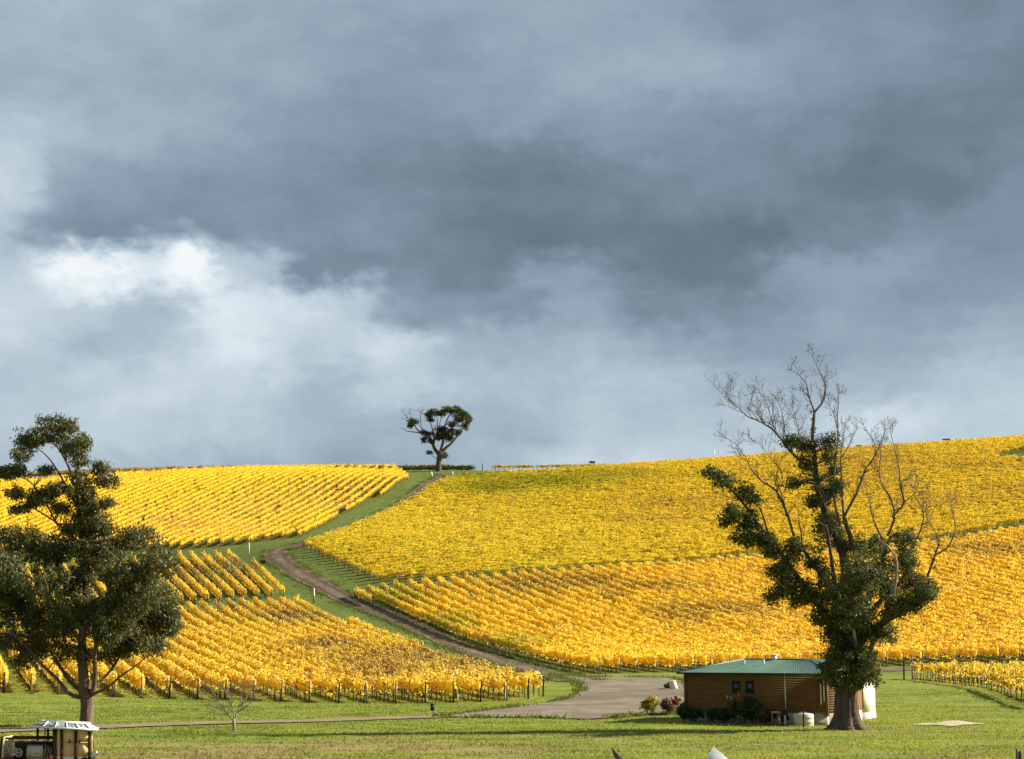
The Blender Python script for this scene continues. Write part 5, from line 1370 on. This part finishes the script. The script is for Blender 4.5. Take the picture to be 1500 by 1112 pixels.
    for px in (12, 128):
        for d in (-.05, 1.45):
            q = p(px, 1112, d); c = np.array([q[0], q[1], zg + .40]); th = np.linspace(0, 2 * PI, 25)
            a = Acc(); a.tube(np.stack([c[0] + np.cos(th) * .34, np.full(25, c[1]), c[2] + np.sin(th) * .34], -1), [.07] * 25, 8, False); w = a.build('wheel', M_TYRE, root, True)
            a = Acc(); a.tube(np.stack([c[0] + np.cos(th) * .27, np.full(25, c[1]), c[2] + np.sin(th) * .27], -1), [.03] * 25, 6, False)
            for t in th[:-1:2]: a.tube([c, c + (math.cos(t) * .27, 0, math.sin(t) * .27)], [.016, .013], 5)
            a.tube([c - (0, .08, 0), c + (0, .08, 0)], [.07, .07], 10); a.build('rim', M_RUST, w)
truck()

# ================================================================= grass
def grass(n=80000):
    x = RNG.uniform(-48, 52, n * 3); y = 62 + (150 - 62) * RNG.random(n * 3) ** 1.3
    keep = (np.abs(x / y) < 0.36)
    p = fbm(x / 1.8, y / 0.9, 31, 3); keep &= RNG.random(len(x)) < np.clip((p - 0.36) * 4.5, 0.04, 1)
    x, y = x[keep][:n], y[keep][:n]
    # keep tufts off the drive, the yard, the sand and the shed
    bad = np.zeros(len(x), bool)
    for nm in ('gravel_drive', 'gravel_yard', 'sand_patch'):
        o = bpy.data.objects[nm]; v = np.zeros(len(o.data.vertices) * 3, np.float32); o.data.vertices.foreach_get('co', v); v = v.reshape(-1, 3)
        cell = set(map(tuple, np.floor(v[:, :2] / .6).astype(int)))
        bad |= np.array([(i, j) in cell for i, j in zip(np.floor(x / .6).astype(int), np.floor(y / .6).astype(int))])
    l = np.stack([x - C0[0], y - C0[1]], -1); bad |= (l @ FD > -.2) & (l @ FD < FL + .3) & (l @ ED > -.1) & (l @ ED < EL + 4)
    x, y = x[~bad], y[~bad]; n = len(x); B = 2
    X = np.repeat(x, B) + RNG.normal(0, .05, n * B); Yv = np.repeat(y, B) + RNG.normal(0, .05, n * B)
    h = np.repeat(RNG.gamma(5, .014, n), B) * RNG.uniform(.7, 1.25, n * B) + .02
    th = RNG.random(n * B) * 2 * PI; w = RNG.uniform(.02, .045, n * B)
    Z = H(X, Yv); lean = RNG.normal(0, .5, (n * B, 2)) * h[:, None]
    V = np.stack([np.stack([X - np.cos(th) * w, Yv - np.sin(th) * w, Z - .01], -1), np.stack([X + np.cos(th) * w, Yv + np.sin(th) * w, Z - .01], -1), np.stack([X + lean[:, 0], Yv + lean[:, 1], Z + h], -1)], 1).reshape(-1, 3)
    F = np.arange(n * B * 3).reshape(-1, 3)
    u = fbm(X / 4, Yv / 1.8, 12); u = np.clip(u * 1.6 - .3 + np.clip(X / 90, -.2, .3), 0, 1); c = np.array((.13, .19, .028)) * (1 - u[:, None]) + np.array((.44, .45, .07)) * u[:, None]
    dr = dryness(X, Yv); c = mixc(c, np.array((.30, .235, .10)), np.clip(dr * 1.15, 0, .95)); c = mixc(c, np.array((.36, .30, .12)), (RNG.random(len(c)) < .10) * .7) * RNG.uniform(.75, 1.2, (len(c), 1))
    tag(link_mesh('grass', np_mesh('grass', V, F, c), M_GRASS), 'short green lawn grass in uneven tufts', 'grass', None, 'stuff')
grass()
def verge_weeds():
    pts = []
    T2 = spline(np.array(TRACK)[:, :2], step=.5); tn = np.gradient(T2, axis=0); tn /= np.linalg.norm(tn, axis=1, keepdims=True); nn = np.stack([tn[:, 1], -tn[:, 0]], -1)
    for sd in (-1, 1): pts.append(np.repeat(T2, 12, 0) + np.repeat(nn, 12, 0) * (sd * (2.45 + RNG.gamma(1.2, .5, len(T2) * 12) - .35))[:, None] + RNG.normal(0, .3, (len(T2) * 12, 2)))
    k = RNG.random(len(T2) * 4) < .5; pts.append((np.repeat(T2, 4, 0) + np.repeat(nn, 4, 0) * RNG.normal(0, .3, (len(T2) * 4, 1)) + RNG.normal(0, .3, (len(T2) * 4, 2)))[k])
    o = bpy.data.objects['gravel_yard']; ed = [tuple(e.vertices) for e in o.data.edges]
    import collections
    cnt = collections.Counter(k2 for pl in o.data.polygons for k2 in pl.edge_keys)
    bv = np.array([((o.data.vertices[a].co + o.data.vertices[b].co) / 2)[:2] for (a, b), q in cnt.items() if q == 1]); pts.append(np.repeat(bv, 14, 0) + RNG.normal(0, .35, (len(bv) * 14, 2)))
    q = np.concatenate(pts); q = q[fbm(q[:, 0] / 2.5, q[:, 1] / 2.5, 77) > .40]; n = len(q); B = 2
    X = np.repeat(q[:, 0], B) + RNG.normal(0, .06, n * B); Yv = np.repeat(q[:, 1], B) + RNG.normal(0, .06, n * B); Z = H(X, Yv)
    h = RNG.gamma(4, .045, n * B) + .08; th = RNG.random(n * B) * 2 * PI; w = RNG.uniform(.05, .12, n * B); lean = RNG.normal(0, .5, (n * B, 2)) * h[:, None]
    V = np.stack([np.stack([X - np.cos(th) * w, Yv - np.sin(th) * w, Z], -1), np.stack([X + np.cos(th) * w, Yv + np.sin(th) * w, Z], -1), np.stack([X + lean[:, 0], Yv + lean[:, 1], Z + h], -1)], 1).reshape(-1, 3)
    c = np.array((.09, .12, .025)) + RNG.random((n * B, 1)) * np.array((.13, .12, .03))
    tag(link_mesh('verge_weeds', np_mesh('verge_weeds', V, np.arange(n * B * 3).reshape(-1, 3), c), M_GRASS), 'ragged grass and weeds along the edges of the dirt track', 'weeds', None, 'stuff')
verge_weeds()

print('TRIS', sum(sum(len(q.vertices) - 2 for q in me.polygons) for me in bpy.data.meshes))
